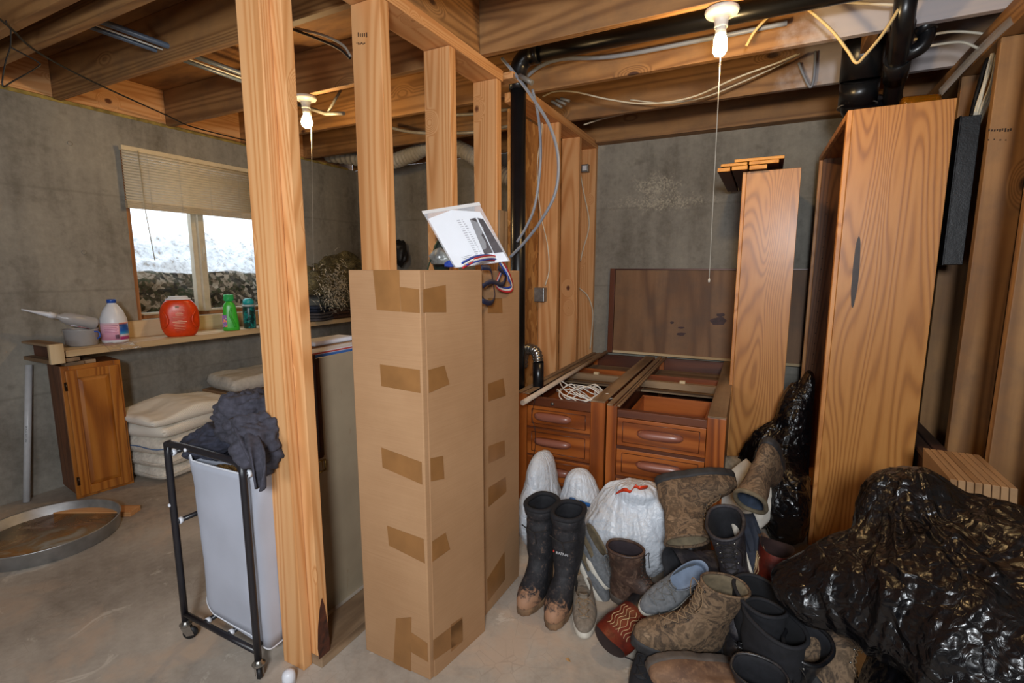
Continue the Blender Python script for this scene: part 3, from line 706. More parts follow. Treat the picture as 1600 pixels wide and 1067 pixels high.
# green bottle
gl_ = V((-2.665 * S, 1.742 * S, zs)); va = math.atan2(-gl_.y, -gl_.x)
GM = Matrix.Translation(gl_) @ Matrix.Rotation(va + math.pi / 2, 4, 'Z')
M['green'] = plain('green_plastic', '3fbf3a', .3, .06); M['greencap'] = glassy('green_cap', '3ecb78', .1, .85, .4)
gb = thing('softener_bottle', 'bright green plastic bottle with translucent green cap on the shelf', 'bottle', M=GM)
rings = []
for t_, hw, hd in ((0, .052, .036), (.02, .056, .04), (.1, .056, .04), (.35, .052, .038), (.6, .046, .035), (.8, .042, .033), (.9, .034, .03), (.95, .024, .024), (1, .022, .022)):
    rings.append([V((hw * math.copysign(abs(math.cos(a)) ** .7, math.cos(a)) + .004 * (1 - t_), hd * math.copysign(abs(math.sin(a)) ** .7, math.sin(a)), t_ * .225)) for a in [2*math.pi*k/32 for k in range(32)]])
MB().loft(rings).build('bottle', M['green'], gb)
MB().lathe([(0, .222), (.033, .222), (.035, .226), (.034, .268), (.031, .270), (0, .270)], 28).build('cap', M['greencap'], gb)
MB().tube([(.012, -.040, .17), (.0, -.044, .12), (.018, -.042, .07), (.03, -.04, .03)], .007, 8, sm=5).build('grip', M['green'], gb)
lb = MB().box((-.052, -.0415, .03), (-.022, -.040, .12)); lb.build('label', camo('softener_label', ['f2d63c', 'f06b3a', '8f63b8', '5d3a8a', 'e8e2ee'], 20, .4), gb)
# teal capped bottle
tl = V((-2.67 * S, 1.862 * S, zs))
tb = thing('scent_bottle', 'dark green bottle with teal cap beside the post, right of the green bottle', 'bottle', tl)
MB().lathe([(0, 0), (.042, 0), (.045, .006), (.045, .15), (.041, .168), (.043, .172), (.043, .182), (0, .182)], 30).build('bottle', camo('scent_label', ['0c2b22', '0e4036', '0a2430', '1c8f8a', '123447'], 11, .3), tb)
MB().lathe([(0, .17), (.046, .17), (.046, .184), (.04, .186), (0, .186)], 30).build('collar', plain('grey_collar', 'aebcc0', .3), tb)
MB().lathe([(0, .186), (.040, .186), (.041, .205), (.034, .225), (.018, .232), (0, .233)], 30).build('cap', plain('teal_cap', '29a7ab', .3, .05), tb)
wl_ = V((-2.66 * S, 1.945 * S, zs))
wb = thing('white_bottle', 'white bottle on the shelf mostly hidden behind the double post', 'bottle', wl_)
MB().lathe([(0, 0), (.035, 0), (.036, .14), (.02, .16), (0, .16)], 24).build('bottle', M['hdpe'], wb)
MB().lathe([(0, .16), (.02, .16), (.02, .18), (0, .18)], 20).build('cap', plain('red_cap', 'b8322c', .4), wb)
# plastic tub with blue handle, spray bottle lying in it, clear bag
M['frost'] = plain('frosted_plastic', 'c9c7c8', .3, .03, Transmission_Weight=.35, Alpha=.9)
bl_ = V((-2.735 * S, 1.085 * S, zs + .0005))
bk = thing('plastic_tub', 'frosted plastic tub with blue handle at the near end of the shelf', 'tub', bl_)
MB().lathe([(0, 0), (.068, 0), (.075, .006), (.082, .095), (.086, .1), (.083, .1), (.079, .095), (.072, .01), (0, .008)], 36, sx=1.15, sy=1.0).build('tub_body', M['frost'], bk)
MB().tube([(.08, .03, .085), (.095, .05, .08), (.10, .052, .055), (.09, .042, .04)], .0045, 8, sm=5).build('handle', M['bluecap'], bk)
sp0 = V((-2.70 * S, 1.125 * S, zs + .105)); 
sdir = (hp(42, 492, X=-2.74) - hp(143, 511, X=-2.72)).normalized()
SM = frame(UP.cross(sdir), sdir, hp(150, 506, X=-2.72))
sb = thing('spray_bottle', 'clear spray bottle with red and white label lying across the plastic tub', 'bottle', M=SM)
MB().lathe([(0, 0), (.034, 0), (.038, .008), (.038, .13), (.03, .16), (.015, .18), (.014, .20), (0, .2)], 28).build('bottle', M['frost'], sb)
MB().lathe([(0, .195), (.017, .195), (.018, .225), (.014, .23), (.012, .26), (.006, .30), (.003, .345), (0, .345)], 20).build('nozzle', M['hdpe'], sb)
wrap(MB(), .0385, 2.2, 5.2, .03, .12).build('label', camo('spray_label', ['e8e6ee', 'dfe3f0', 'c8322f', 'e8e6ee', '3f7ad0', 'f0eef2'], 12, .5), sb)
m_ = glassy('clear_bag_film', 'ffffff', .12, .35)
rn = lambda u, v_: noise.fractal(V((u * 3, v_ * 4, 2)), 1, 2, 3)
cb = MB().grid(lambda u, v_: ((-2.665 + .085 * v_ + .0 * u) * S, (1.10 + .13 * u + .02 * v_) * S, zs + .003 + .014 * abs(rn(u, v_)) * (1 if v_ < .6 else .8) - max(0, v_ - .62) * .0), 26, 14)
for i_, p in enumerate(cb.v):
    if p.x > -2.607 * S: p.z -= (p.x + 2.607 * S) * .9; 
tag(cb.build('plastic_bag', m_, solid=.0006), 'crumpled clear plastic bag hanging over the shelf edge above the cabinet', 'bag')
# ---------------------------------------------------------------- hanger and cable on the wall
M['blackcable'] = plain('black_cable', '151416', .5, .1)
pts = [hp(-6, 25, z=1.725), hp(18, 45, z=1.725), hp(60, 82, z=1.72), hp(150, 130, z=1.72), hp(260, 180, z=1.722), hp(300, 198, z=1.725), hp(375, 217, z=1.725), hp(430, 229, z=1.73)]
tag(MB().tube(pts, .0045, 8, sm=6).build('black_cable', M['blackcable']), 'thin black cable drooping along the top of the window wall', 'cable')
HX = hp(17, 45, z=1.722).x / S
hpts = [hp(17, 45, X=HX), hp(17, 58, X=HX), hp(16, 74, X=HX), hp(8, 100, X=HX), hp(4, 134, X=HX), hp(20, 127, X=HX), hp(60, 104, X=HX), hp(58, 96, X=HX), hp(36, 84, X=HX), hp(17, 74, X=HX)]
hk = MB().tube(hpts, .003, 6, sm=4); hk.tube([hp(17, 46, X=HX), hp(12, 40, X=HX), hp(9, 32, X=HX)], .003, 6, sm=4)
tag(hk.build('wire_hanger', M['blackcable']), 'bent dark wire clothes hanger at the top left corner under the joists', 'hanger')
# ---------------------------------------------------------------- pipes through the joists
M['pexblue'] = plain('bluegrey_pipe', '566170', .35, .08); M['pexgrey'] = plain('grey_pipe', '9c9488', .35, .08)
for (x, r, lab) in ((-2.04, .011, 'blue-grey pipe running through the joists, left of its pair'), (-1.965, .013, 'blue-grey pipe running through the joists, right of its pair')):
    a, b = h(x, .86, 1.79), h(x, 1.75, 1.79)
    tag(MB().tube([a, b], r, 12).build('water_pipe', M['pexblue']), lab, 'pipe', 'pipes through the left joists')
tag(MB().tube([h(-2.0, .86, 1.785), h(-2.0, 1.70, 1.785)], .004, 8).build('cable', plain('white_cable', 'cfc7b8', .4)), 'thin white cable running between the two blue-grey pipes', 'cable')
for pts, mat, lab, r in (([(458, 46), (500, 62), (530, 76), (547, 91)], M['blackcable'], 'black cable stub sticking out right of the double post', .006),
                    ([(462, 44), (505, 55), (535, 70), (548, 88)], M['pexgrey'], 'grey cable stub sticking out right of the double post', .006)):
    tag(MB().tube([hp(x, y, Y=1.35) for x, y in pts], r, 8, sm=6).build('cable', mat), lab, 'cable')
# plumbing stub behind the left bulb
M['pexstub'] = plain('pipe_stub', '77736c', .4, .1)
mb = MB().tube([hp(465, 163, Y=1.73), hp(510, 178, Y=1.72), hp(537, 177, Y=1.7)], .011, 10); mb.tube([hp(511, 178, Y=1.72), hp(533, 140, Y=1.75)], .008, 10)
tag(mb.build('pipe_stub', M['pexstub']), 'grey pipe fitting under the joist behind the left bulb', 'pipe')
# ---------------------------------------------------------------- duct, cords and piles at the far end
M['duct'] = plain('white_duct', 'b9b2a4', .55, .1)
path = smooth_path([hp(478, 240, Y=2.72), hp(545, 246, Y=2.7), hp(600, 254, Y=2.68), hp(640, 243, Y=2.66), (hp(672, 228, Y=2.66)), hp(700, 226, Y=2.66), hp(732, 240, Y=2.66), hp(765, 262, Y=2.68), hp(800, 280, Y=2.7)], 70)
tag(MB().tube(path, lambda t: .060 + .006 * math.sin(t * 6.283 * 62), 20).build('flexible_duct', M['duct']), 'ribbed white flexible duct hanging near the ceiling behind the studs', 'duct')
for pts, lab in (([(522, 250), (526, 290), (521, 330), (522, 360)], 'black cord hanging down the far concrete wall, left one'), ([(546, 252), (546, 300), (544, 335), (546, 372)], 'black cord hanging down the far concrete wall, right one')):
    tag(MB().tube([hp(x, y, Y=YB - .012) for x, y in pts], .005, 8, sm=6).build('cable', M['blackcable']), lab, 'cable')
for pts, lab, r in (([(600, 197), (650, 207), (735, 207), (800, 196), (830, 190)], 'grey cable sagging under the joists behind the studs, upper one', .011), ([(690, 180), (740, 178), (800, 170)], 'grey cable under the joists behind the studs, by the black pipe', .011)):
    tag(MB().tube([hp(x, y, Y=2.3) for x, y in pts], r, 8, sm=6).build('cable', M['pexgrey']), lab, 'cable')
def lump(mb, c, r, amp=.25, fs=3, seed=0, flat=True, n=(40, 28), rot=0, folds=0):
    """soft heap of cloth: deformed ellipsoid with folds"""
    c = V(c); R3 = Matrix.Rotation(rot, 3, 'Z')
    oct_ = 3
    def f(u, v_):
        a = u * 2 * math.pi; b = (v_ - .5) * math.pi
        d = V((math.cos(a) * math.cos(b), math.sin(a) * math.cos(b), math.sin(b)))
        k = 1 + amp * noise.fractal(d * fs * .5 + V((seed, seed * 2, 0)), 1.3, 2, 3)
        if folds: k += folds * (abs(noise.noise(V((d.x * 1.2 + seed + .5 * d.z, d.y * 1.5, d.z * 4)))) - .25)
        p = V((d.x * r[0], d.y * r[1], d.z * r[2])) * k
        if flat and p.z < -r[2] * .55: p.z = -r[2] * .55
        return c + R3 @ p
    return mb.grid(f, n[0], n[1])
def ctag(mb, name, mat, lab, cat, group=None):
    c = sum(mb.v, V((0,0,0))) / len(mb.v); c.z = min(p.z for p in mb.v)
    return tag(mb.build(name, mat, loc=c, weld=True), lab, cat, group)
zsh = .66 * S
ctag(lump(MB(), h(-2.67, 2.60, .955), (.20, .33, .20), .3, 4, 1, folds=.3, n=(70, 50)), 'camouflage_jacket', M['camo_cloth'], 'heap of camouflage clothing on the far end of the shelf', 'clothing')
ctag(lump(MB(), h(-2.63, 2.56, .81), (.17, .22, .17), .3, 4, 5, folds=.2), 'camouflage_bag', camo('olive_cloth', ['2c2a22', '55503f', '3b3a2e', '6d6852'], 8), 'olive and camouflage bundle under the heap of camouflage clothing', 'clothing')
gs = MB(); rg_ = random.Random(5)
for k in range(700):
    c = V(h(-2.545, 2.40, .875)) + V((rg_.gauss(0, .035), rg_.gauss(0, .09), rg_.gauss(0, .085)))
    d = V((rg_.gauss(0, 1), rg_.gauss(0, 1), rg_.gauss(-.3, .8))).normalized() * rg_.uniform(.03, .08); s_ = d.orthogonal().normalized() * .0022
    mid_ = c + d * .5 + V((0, 0, .012))
    gs.add([c - s_, c + s_, mid_ + s_, mid_ - s_, c + d], [(0, 1, 2, 3), (3, 2, 4)])
m = Mt('ghillie_grass'); m.base(m.ramp(m.noise(m.coords((1,1,1)), 60, 2), [(.35, '4a4434'), (.47, 'aca48e'), (.6, 'e6e0d0')])); m.rough(.9)
tag(gs.build('ghillie_strands', m.m), 'tangle of pale and brown ghillie grass strands in front of the camouflage heap', 'ghillie suit', kind='stuff')
o = lump(MB(), h(-2.66, 2.34, .90), (.15, .18, .16), .25, 4, 8); ctag(o, 'camouflage_bundle', M['camo_cloth'], 'camouflage bundle beneath the pale ghillie strands', 'clothing')
M['greycloth'] = plain('grey_cloth', '57545a', .95, .25, bump=.4, scale=50); M['navycloth'] = plain('navy_cloth', '26324c', .95, .3, bump=.4, scale=50); M['brownplaid'] = camo('brown_cloth', ['3b2a22', '6d4f3a', '4a332a', '7d5d46'], 9)
def folded(c, w, d, t, n, mat, lab, rz, name='folded_clothes'):
    mb = MB()
    for k in range(n):
        pts = []; z = t * (k + .5) / n
        q = MB(); pillow(q, w * (1 - .04 * (k % 2)), d, t / n * 1.05, seed=k * 2 + w, power=.25, crease=.006, nu=18, nv=14)
        mb.add([p + V((.004 * math.sin(k * 2.1), 0, t * k / n)) for p in q.v], q.f, True)
    o = mb.build(name, mat, weld=False); place(o, c, rz); return tag(o, lab, 'clothing')
folded(h(-2.655, 2.345, .6605) , .2, .25, .075, 3, M['greycloth'], 'folded grey clothes on the shelf right of the double post', .3)
folded(h(-2.665, 2.325, .6605) + V((0, 0, .08)), .2, .22, .05, 2, M['navycloth'], 'folded navy cloth on top of the folded grey clothes', .35)
folded(h(-2.70, 2.52, .6605), .22, .28, .11, 3, M['brownplaid'], 'brown folded clothes on the shelf beneath the camouflage bundle', 0)
# coat behind stud
c0 = hp(624, 395, Y=2.86)
ctag(lump(MB(), c0, (.085, .06, .12), .3, 3, 3, flat=False), 'hanging_glove', M['blackcable'], 'black cloth bundle on the far wall right of the two-knot stud', 'clothing')
# ---------------------------------------------------------------- panel, mailer and belt behind the post
m = Mt('beige_board'); v = m.coords((1,1,1), rnd=False); n1 = m.noise(v, 3, 5, .6); st_ = m.ramp(m.noise(m.coords((1, 6, 1), rnd=False), 6, 4, .7), [(.66, 0.0), (.72, .5)])
m.base(m.mix(st_, m.ramp(n1, [(.35, '9a8a72'), (.65, 'a8987e')]), '8a6032')); m.rough(.6); M['beige'] = m.m
pb = MB().hexa([h(-1.098, .868, 0), h(-1.088, .868, 0), h(-1.088, 1.30, 0), h(-1.098, 1.30, 0)], [h(-1.060, .868, .765), h(-1.050, .868, .765), h(-1.050, 1.30, .765), h(-1.060, 1.30, .765)])
ctag(pb, 'beige_board', M['beige'], 'large flat beige board leaning on the studs between the double post and the cardboard box', 'board')
mbx = thing('white_box', 'white shipping box with red and blue edge stripe, standing behind the beige board', 'box', h(-1.13, 1.0, .0))
mb = MB(); hbox(mb, -1.16, -1.1, .92, 1.25, .0, .772); wbuild(mb, 'box_body', M['hdpe'], mbx, bevel=.004)
mb = MB(); hbox(mb, -1.101, -1.0985, .93, 1.24, .757, .764); wbuild(mb, 'blue_stripe', plain('blue_stripe', '3f6db0', .5), mbx)
mb = MB(); hbox(mb, -1.101, -1.0985, .93, 1.24, .766, .770); wbuild(mb, 'red_stripe', plain('red_stripe', 'c2433c', .5), mbx)
o = MB().box((-.05, -.11, 0), (.05, .11, .02)).build('white_tray', M['hdpe'], bevel=.008); place(o, h(-1.20, 1.09, .775)); tag(o, 'rounded white plastic lid behind the white box with striped edge', 'lid')
hbx = MB(); hbox(hbx, -1.26, -1.165, .95, 1.2, 0, .774); ctag(hbx, 'storage_box', M['card'], 'box behind the white striped box under the white lid', 'box')
M['beltbrown'] = leather('belt_leather', '3d1c18', '25100e', .4)
belt = thing('leather_belt', 'dark brown leather belt with brass buckle hanging beside the double post', 'belt', hp(497, 735, X=-1.04))
bp = [hp(486, 555, X=-1.035), hp(491, 590, X=-1.035), hp(496, 650, X=-1.035), hp(500, 716, X=-1.035)]
bm_ = MB().strip(smooth_path(bp, 5), (0, .016, 0), .004); wbuild(bm_, 'strap', M['beltbrown'], belt)
b2 = MB().strip([p + V((.006, -.004, 0)) for p in smooth_path([hp(492, 560, X=-1.035), hp(497, 640, X=-1.035), hp(501, 712, X=-1.035)], 5)], (0, .014, 0), .004); wbuild(b2, 'strap_tail', M['beltbrown'], belt)
bc_ = hp(503, 728, X=-1.032)
bk_ = MB()
for a, b in (((-1, -1), (1, -1)), ((1, -1), (1, 1)), ((1, 1), (-1, 1)), ((-1, 1), (-1, -1))):
    bk_.tube([bc_ + V((0, a[0] * .016, a[1] * .02)), bc_ + V((0, b[0] * .016, b[1] * .02))], .0035, 8)
bk_.tube([bc_ + V((.004, 0, .02)), bc_ + V((.004, 0, -.02))], .002, 6)
wbuild(bk_, 'buckle', plain('brass', '9a824a', .3, .1, Metallic=.9), belt)
# ---------------------------------------------------------------- laundry hamper on wheels
M['blackmetal'] = plain('black_tube', '222126', .35, .1)
M['chrome'] = plain('zinc', 'a9a6a0', .25, .15, Metallic=.9)
hx0, hx1, hy0, hy1 = -1.345 * S, -1.045 * S, .683 * S, .842 * S
hm = thing('laundry_hamper', 'black tubular wheeled laundry cart with hanging grey fabric bag', 'laundry hamper', ((hx0+hx1)/2, (hy0+hy1)/2, 0))
zb_, ztp = .105, .755
mb = MB()
for y in (hy0, hy1):
    hgt = ztp if y == hy0 else ztp
    mb.tube([(hx0, y, zb_ - .03), (hx0, y, hgt - .05), (hx0 + .012, y, hgt - .015), (hx0 + .045, y, hgt), (hx1 - .045, y, hgt), (hx1 - .012, y, hgt - .015), (hx1, y, hgt - .05), (hx1, y, zb_ - .03)], .0115, 12, sm=4)
wbuild(mb, 'hoop', M['blackmetal'], hm)
mb = MB()
for y in (hy0, hy1): mb.tube([(hx0, y, zb_), (hx1, y, zb_)], .010, 10)
for t_ in (.28, .6, .93): mb.tube([(hx0 + (hx1 - hx0) * t_, hy0, zb_), (hx0 + (hx1 - hx0) * t_, hy1, zb_)], .009, 10)
wbuild(mb, 'bottom_frame', M['blackmetal'], hm)
for x in (hx0, hx1):
    if x == hx0: wbuild(MB().tube([(x, hy0, .46), (x, hy1, .46)], .009, 10), 'side_rail', M['blackmetal'], hm)
    wbuild(MB().tube([(x, hy0, .715), (x, hy1, .715)], .009, 10), 'side_rail', M['blackmetal'], hm)
def capx(*a): wbuild(MB().lathe(*a), 'white_cap', M['hdpe'], hm)
for x in (hx0, hx1):
    s_ = 1 if x == hx0 else -1
    for z in ((.46, .715) if x == hx0 else (.715,)): capx([(0,0),(.0125,0),(.0125,.012),(0,.012)], 12, Matrix.Translation((x, hy0 + .012, z)) @ Matrix.Rotation(-math.pi/2, 4, 'X'))
for t_ in (.28, .6, .93): capx([(0,0),(.0115,0),(.0115,.012),(0,.012)], 12, Matrix.Translation((hx0 + (hx1 - hx0) * t_, hy0 + .011, zb_)) @ Matrix.Rotation(-math.pi/2, 4, 'X'))
for (x, z) in ((hx0, .53), (hx0 + .13, ztp)): capx([(0,0),(.007,0),(.006,.004),(0,.005)], 12, Matrix.Translation((x, hy0 - .0115, z)) @ Matrix.Rotation(math.pi/2, 4, 'X'))
for i, (x, y) in enumerate(((hx0, hy0), (hx1, hy0), (hx0, hy1), (hx1, hy1))):
    cs = empty('caster'); cs.parent = hm; cs.location = V((x, y, 0)) - hm.location; cs.rotation_euler = (0, 0, (.9, 2.6, .3, 1.2)[i])
    MB().lathe([(0, -.008), (.021, -.008), (.025, 0), (.021, .008), (0, .008)], 24, Matrix.Translation((.012, 0, .0255)) @ Matrix.Rotation(math.pi/2, 4, 'X')).build('wheel', plain('black_rubber', '17171a', .5), cs)
    mb = MB(); mb.lathe([(0, .058), (.018, .058), (.021, .064), (.012, .07), (.012, .078), (0, .078)], 20)
    for s_ in (1, -1): mb.hexa([(0, s_*.012 - .0012, .02), (.024, s_*.012 - .0012, .02), (.024, s_*.012 + .0012, .02), (0, s_*.012 + .0012, .02)], [(-.016, s_*.012 - .0012, .058), (.014, s_*.012 - .0012, .058), (.014, s_*.012 + .0012, .058), (-.016, s_*.012 + .0012, .058)])
    mb.build('fork', M['chrome'], cs)
m = plain('grey_bag_fabric', 'b3b7c4', .75, .06, bump=.15, scale=5)
bx0, bx1, byy0, byy1 = hx0 + .055, hx1 + .004, hy0 + .022, hy1 - .02
rings = []
for i in range(25):
    t_ = i / 24; z = .125 + (.70 - .125) * t_
    ring = []
    for k in range(48):
        a = 2 * math.pi * k / 48; c, s_ = math.cos(a), math.sin(a)
        sq = lambda q: math.copysign(abs(q) ** .28, q)
        x = (bx0 + bx1) / 2 + (bx1 - bx0) / 2 * sq(c) * (1 - .10 * math.sin(math.pi * t_) * (1 if c < 0 else .2) - .05 * (1 - t_)); y = (byy0 + byy1) / 2 + (byy1 - byy0) / 2 * sq(s_) * (1 - .08 * (1 - t_))
        x += .006 * noise.noise(V((x * 9, y * 9, z * 6))); y += .010 * noise.noise(V((x * 7, z * 7, 3)))
        zz = z + (.03 * (c < -.5) * t_ ** 6) - .02 * (t_ < .01) * c + (1 - t_) * (.03 * (-c))
        ring.append(V((x, y, zz)))
    rings.append(ring)
inner = [[p + V((0, 0, -.0)) for p in r] for r in rings]
mb = MB().loft(rings, cap=False)
b_ = len(mb.v); mb.f.append([k for k in range(48)][::-1]); mb.sm.append(False)
wbuild(mb, 'fabric_bag', m, hm, solid=.0025)
wbuild(MB().tube([p + V((0, 0, .001)) for p in rings[-1]], .0035, 6, closed=True), 'bag_piping', M['hdpe'], hm)
wbuild(MB().tube([p for p in rings[0]], .003, 6, closed=True), 'bag_piping', M['hdpe'], hm)
# clothes in the hamper
M['denim'] = plain('dark_denim', '363847', .95, .35, bump=.5, scale=70); M['denim2'] = plain('charcoal_denim', '45444f', .95, .3, bump=.5, scale=70)
def cloth_lump(c, r, mat, lab, name, seed, rot=0, amp=.30, folds=.30):
    return ctag(lump(MB(), c, r, amp, 3.2, seed, flat=False, n=(72, 50), rot=rot, folds=folds), name, mat, lab, 'clothing', None)
cloth_lump(hp(335, 690, Y=.77), (.09, .09, .06), M['denim'], 'dark navy trousers bunched at the left of the full laundry hamper', 'trousers', 2)
cloth_lump(hp(385, 648, Y=.79), (.095, .10, .095), M['denim2'], 'dark grey jeans piled highest on the laundry hamper', 'trousers', 4, .4)
cloth_lump(hp(403, 690, Y=.73), (.085, .07, .10), M['denim2'], 'charcoal jeans leg slumping over the front of the laundry hamper', 'trousers', 9, .4)
def drape(pts, wv, mat, lab, name):
    P = smooth_path(pts, 8); mb = MB()
    def f(u, v_):
        i = min(int(u * (len(P) - 1)), len(P) - 2); p = P[i].lerp(P[i+1], u * (len(P)-1) - i); s_ = (v_ - .5) * 2
        w_ = V(wv) * (.6 + .4 * math.sin(u * 2.5 + 1))
        return p + w_ * s_ + V((.012 * math.sin(v_ * 12 + u * 4), -.012 * math.cos(v_ * 9 + u * 3), .006 * math.sin(v_ * 15 + u * 9)))
    mb.grid(f, 40, 18); c = sum(mb.v, V()) / len(mb.v)
    return tag(mb.build(name, mat, loc=c, solid=.005), lab, 'clothing')
drape([hp(375, 655, Y=.72), hp(388, 690, Y=.675), hp(398, 725, Y=.66), hp(404, 762, Y=.665)], (.032, .006, 0), M['denim2'], 'crumpled dark jeans hem hanging over the front bar of the hamper', 'trousers')
cloth_lump(hp(352, 745, Y=.745), (.075, .05, .035), camo('tan_camo', ['6b4a20', '2f2212', '9a7336', '3c2a15', 'b8924e'], 18), 'tan and brown camouflage garment at the mouth of the hamper bag', 'camouflage_shirt', 6)
# loose white cap on the floor by the post
tag(MB().lathe([(0, 0), (.021, 0), (.021, .03), (.018, .042), (.010, .048), (0, .05)], 24).build('plastic_cap', M['hdpe'], loc=None), 'small round white plastic cap on the floor at the foot of the double post', 'ball').location = hp(452, 1068, z=0)
# ================================================================ CENTRE
def ray_plane(x, y, p, n): d = ray(x, y); return EYE + d * ((V(p) - EYE).dot(n) / d.dot(n))
def decal(mb, pix, p, n, off=.0005, th=.0006):
    q = [ray_plane(x, y, p, n) + n * off for x, y in pix]
    return mb.loft([q, [a + n * th for a in q]], smooth=False)
def carton(F, R, L, top, label, tapesL, tapesR, flap=True):
    F, R, L = [V((a[0] * S, a[1] * S, 0)) for a in (F, R, L)]; B = L + R - F; zt_ = V((0, 0, top * S))
    c = thing('cardboard_box', label, 'cardboard box', (F + B) / 2)
    mb = MB().hexa([F, R, B, L], [F + zt_, R + zt_, B + zt_, L + zt_]); wbuild(mb, 'box_body', M['card'], c, bevel=.003)
    nR = V(((R - F).y, -(R - F).x, 0)).normalized(); nL = V((-(L - F).y, (L - F).x, 0)).normalized()
    if nR.dot(F - B) < 0: nR = -nR
    if nL.dot(F - B) < 0: nL = -nL
    if flap:
        u = (R - F).normalized()
        a = F + u * .018 + nR * .0005; b = R - u * .002 + nR * .0005; z0, z1 = V((0,0,.004)), zt_ - V((0,0,.004))
        mb = MB().hexa([a, b, b + nR * .003, a + nR * .003][::-1], [p + z1 for p in [a, b, b + nR * .003, a + nR * .003][::-1]])
        wbuild(mb, 'glued_flap', M['card'], c, bevel=.001)
        F2 = F + nR * .0036
    else: F2 = F
    for t in tapesL: wbuild(decal(MB(), t, F, nL), 'tape_strip', M['tape'], c)
    for t in tapesR: wbuild(decal(MB(), t, F2, nR), 'tape_strip', M['tape'], c)
    return c
carton((-.673, .874), (-.640, 1.082), (-.884, .877), .998, 'tall narrow cardboard box nearest the camera, closed with brown tape',
       [[(583, 422), (624, 422), (626, 487), (589, 484)], [(625, 448), (655, 452), (656, 489), (627, 487)], [(594, 569), (656, 578), (657, 614), (596, 603)], [(596, 699), (659, 722), (660, 757), (598, 730)],
        [(605, 821), (662, 842), (664, 880), (608, 852)], [(619, 966), (643, 964), (642, 1050), (615, 1035)], [(643, 988), (668, 1005), (669, 1034), (642, 1018)]],
       [[(661, 452), (696, 445), (697, 488), (661, 488)], [(669, 578), (694, 571), (702, 600), (670, 614)], [(672, 716), (692, 712), (694, 748), (673, 752)], [(675, 846), (696, 832), (703, 858), (675, 878)],
        [(677, 1000), (722, 966), (723, 1000), (677, 1032)], [(704, 976), (722, 964), (723, 1001), (705, 1018)]])
carton((-.668, 1.110), (-.664, 1.347), (-.878, 1.110), .996, 'tall cardboard box directly behind the nearest one, ribbons hanging over it',
       [], [[(762, 466), (784, 466), (785, 489), (762, 489)], [(762, 600), (786, 591), (790, 618), (763, 627)], [(763, 697), (788, 688), (789, 712), (763, 724)], [(763, 762), (790, 745), (791, 768), (763, 792)],
        [(761, 905), (788, 862), (789, 905), (762, 940)]], flap=False)
# ---------------------------------------------------------------- bag of papers, metal strips, ribbons
pc_ = hp(735, 372, Y=1.16); n_ = (EYE - pc_); n_.z = 0; n_ = (n_.normalized() + UP * .35).normalized()
def facequad(pix, off, th, jitter=0):
    mb = MB(); return decal(mb, pix, pc_, n_, off, th)
zb = thing('zip_bag', 'clear zip bag of papers leaning on top of the cardboard boxes', 'plastic bag', V((pc_.x, pc_.y, .998 * S)))
film = MB()
P4 = [ray_plane(x, y, pc_, n_) for x, y in ((660, 331), (748, 317), (797, 408), (710, 419))]
for off in (.006, -.006):
    film.grid(lambda u, v_: P4[0].lerp(P4[1], u).lerp(P4[3].lerp(P4[2], u), v_) + n_ * off * (1 - (2*u-1) ** 2) * (1 - (2*v_-1) ** 2) * (1 + noise.noise(V((u*5, v_*5, off*90)))), 14, 14)
wbuild(film, 'film', glassy('zip_film', 'e8ecf2', .12, .38, .3), zb)
wbuild(facequad([(659, 330), (749, 316), (751, 321), (661, 335)], 0, .002), 'zip_seal', plain('zip_seal', 'd5d2cf', .3, .02), zb)
M['paper'] = plain('paper', 'eceef2', .7, .02)
o = wbuild(facequad([(669, 342), (705, 328), (750, 331), (794, 407), (712, 418)], -.0015, .0015), 'sheet', M['paper'], zb); tag(o, 'white typed sheet')
sm_ = plain('typed_lines', '9a9aa2', .7)
rr = random.Random(11); mb = MB()
def inq(u, v_): return (669 + (745 - 669) * u + (712 - 669) * v_, 340 - 10 * u + (418 - 340) * v_)
for col, (u0, u1) in enumerate(((.52, .60), (.62, .67))):
    for k in range(17):
        v0 = .12 + k * .042; a, b = inq(u0, v0), inq(u1 - .03 * rr.random(), v0); d_ = 1.0
        decal(mb, [a, b, (b[0] + .3, b[1] + d_), (a[0] + .3, a[1] + d_)], pc_, n_, .0003, .0003)
for k in range(3): 
    a, b = inq(.22, .82 + .03 * k), inq(.45, .80 + .03 * k); decal(mb, [a, b, (b[0], b[1] + .8), (a[0], a[1] + .8)], pc_, n_, .0003, .0003)
wbuild(mb, 'typing', sm_, zb)
M['strip'] = plain('grey_metal_strip', '6d6c72', .35, .15, scale=60, Metallic=.6)
for pix, lab in (([(734, 343), (743, 341), (770, 395), (757, 398)], 'grey metal strip inside the clear bag, left of two'), ([(746, 341), (755, 343), (786, 394), (772, 396)], 'grey metal strip inside the clear bag, right of two')):
    ctag(facequad(pix, .001, .003), 'metal_strip', M['strip'], lab, 'metal strip')
def ribbon(name, pts, X, w_, cols, label, tw=0):
    c = thing(name, label, 'ribbon', hp(*pts[0], X=X)); P = smooth_path([hp(x, y, X=X + (o_ if o_ else 0)) for (x, y), o_ in pts_o(pts)], 7)
    n = len(cols)
    for i, (nm, col) in enumerate(cols):
        off = (i - (n - 1) / 2) * (2 * w_ / n)
        mb = MB(); rings = []
        for k, p in enumerate(P):
            t = (P[min(k+1, len(P)-1)] - P[max(k-1, 0)]).normalized(); s_ = t.cross(V((1, .25, .1))).normalized()
            a = tw * k / len(P); s_ = (s_ * math.cos(a) + V((1, 0, 0)) * math.sin(a)).normalized(); q = t.cross(s_).normalized() * .0006
            cpt = p + s_ * off; hw = s_ * (w_ / n)
            rings.append([cpt - hw - q, cpt + hw - q, cpt + hw + q, cpt - hw + q])
        mb.loft(rings); wbuild(mb, nm, col, c)
    return c
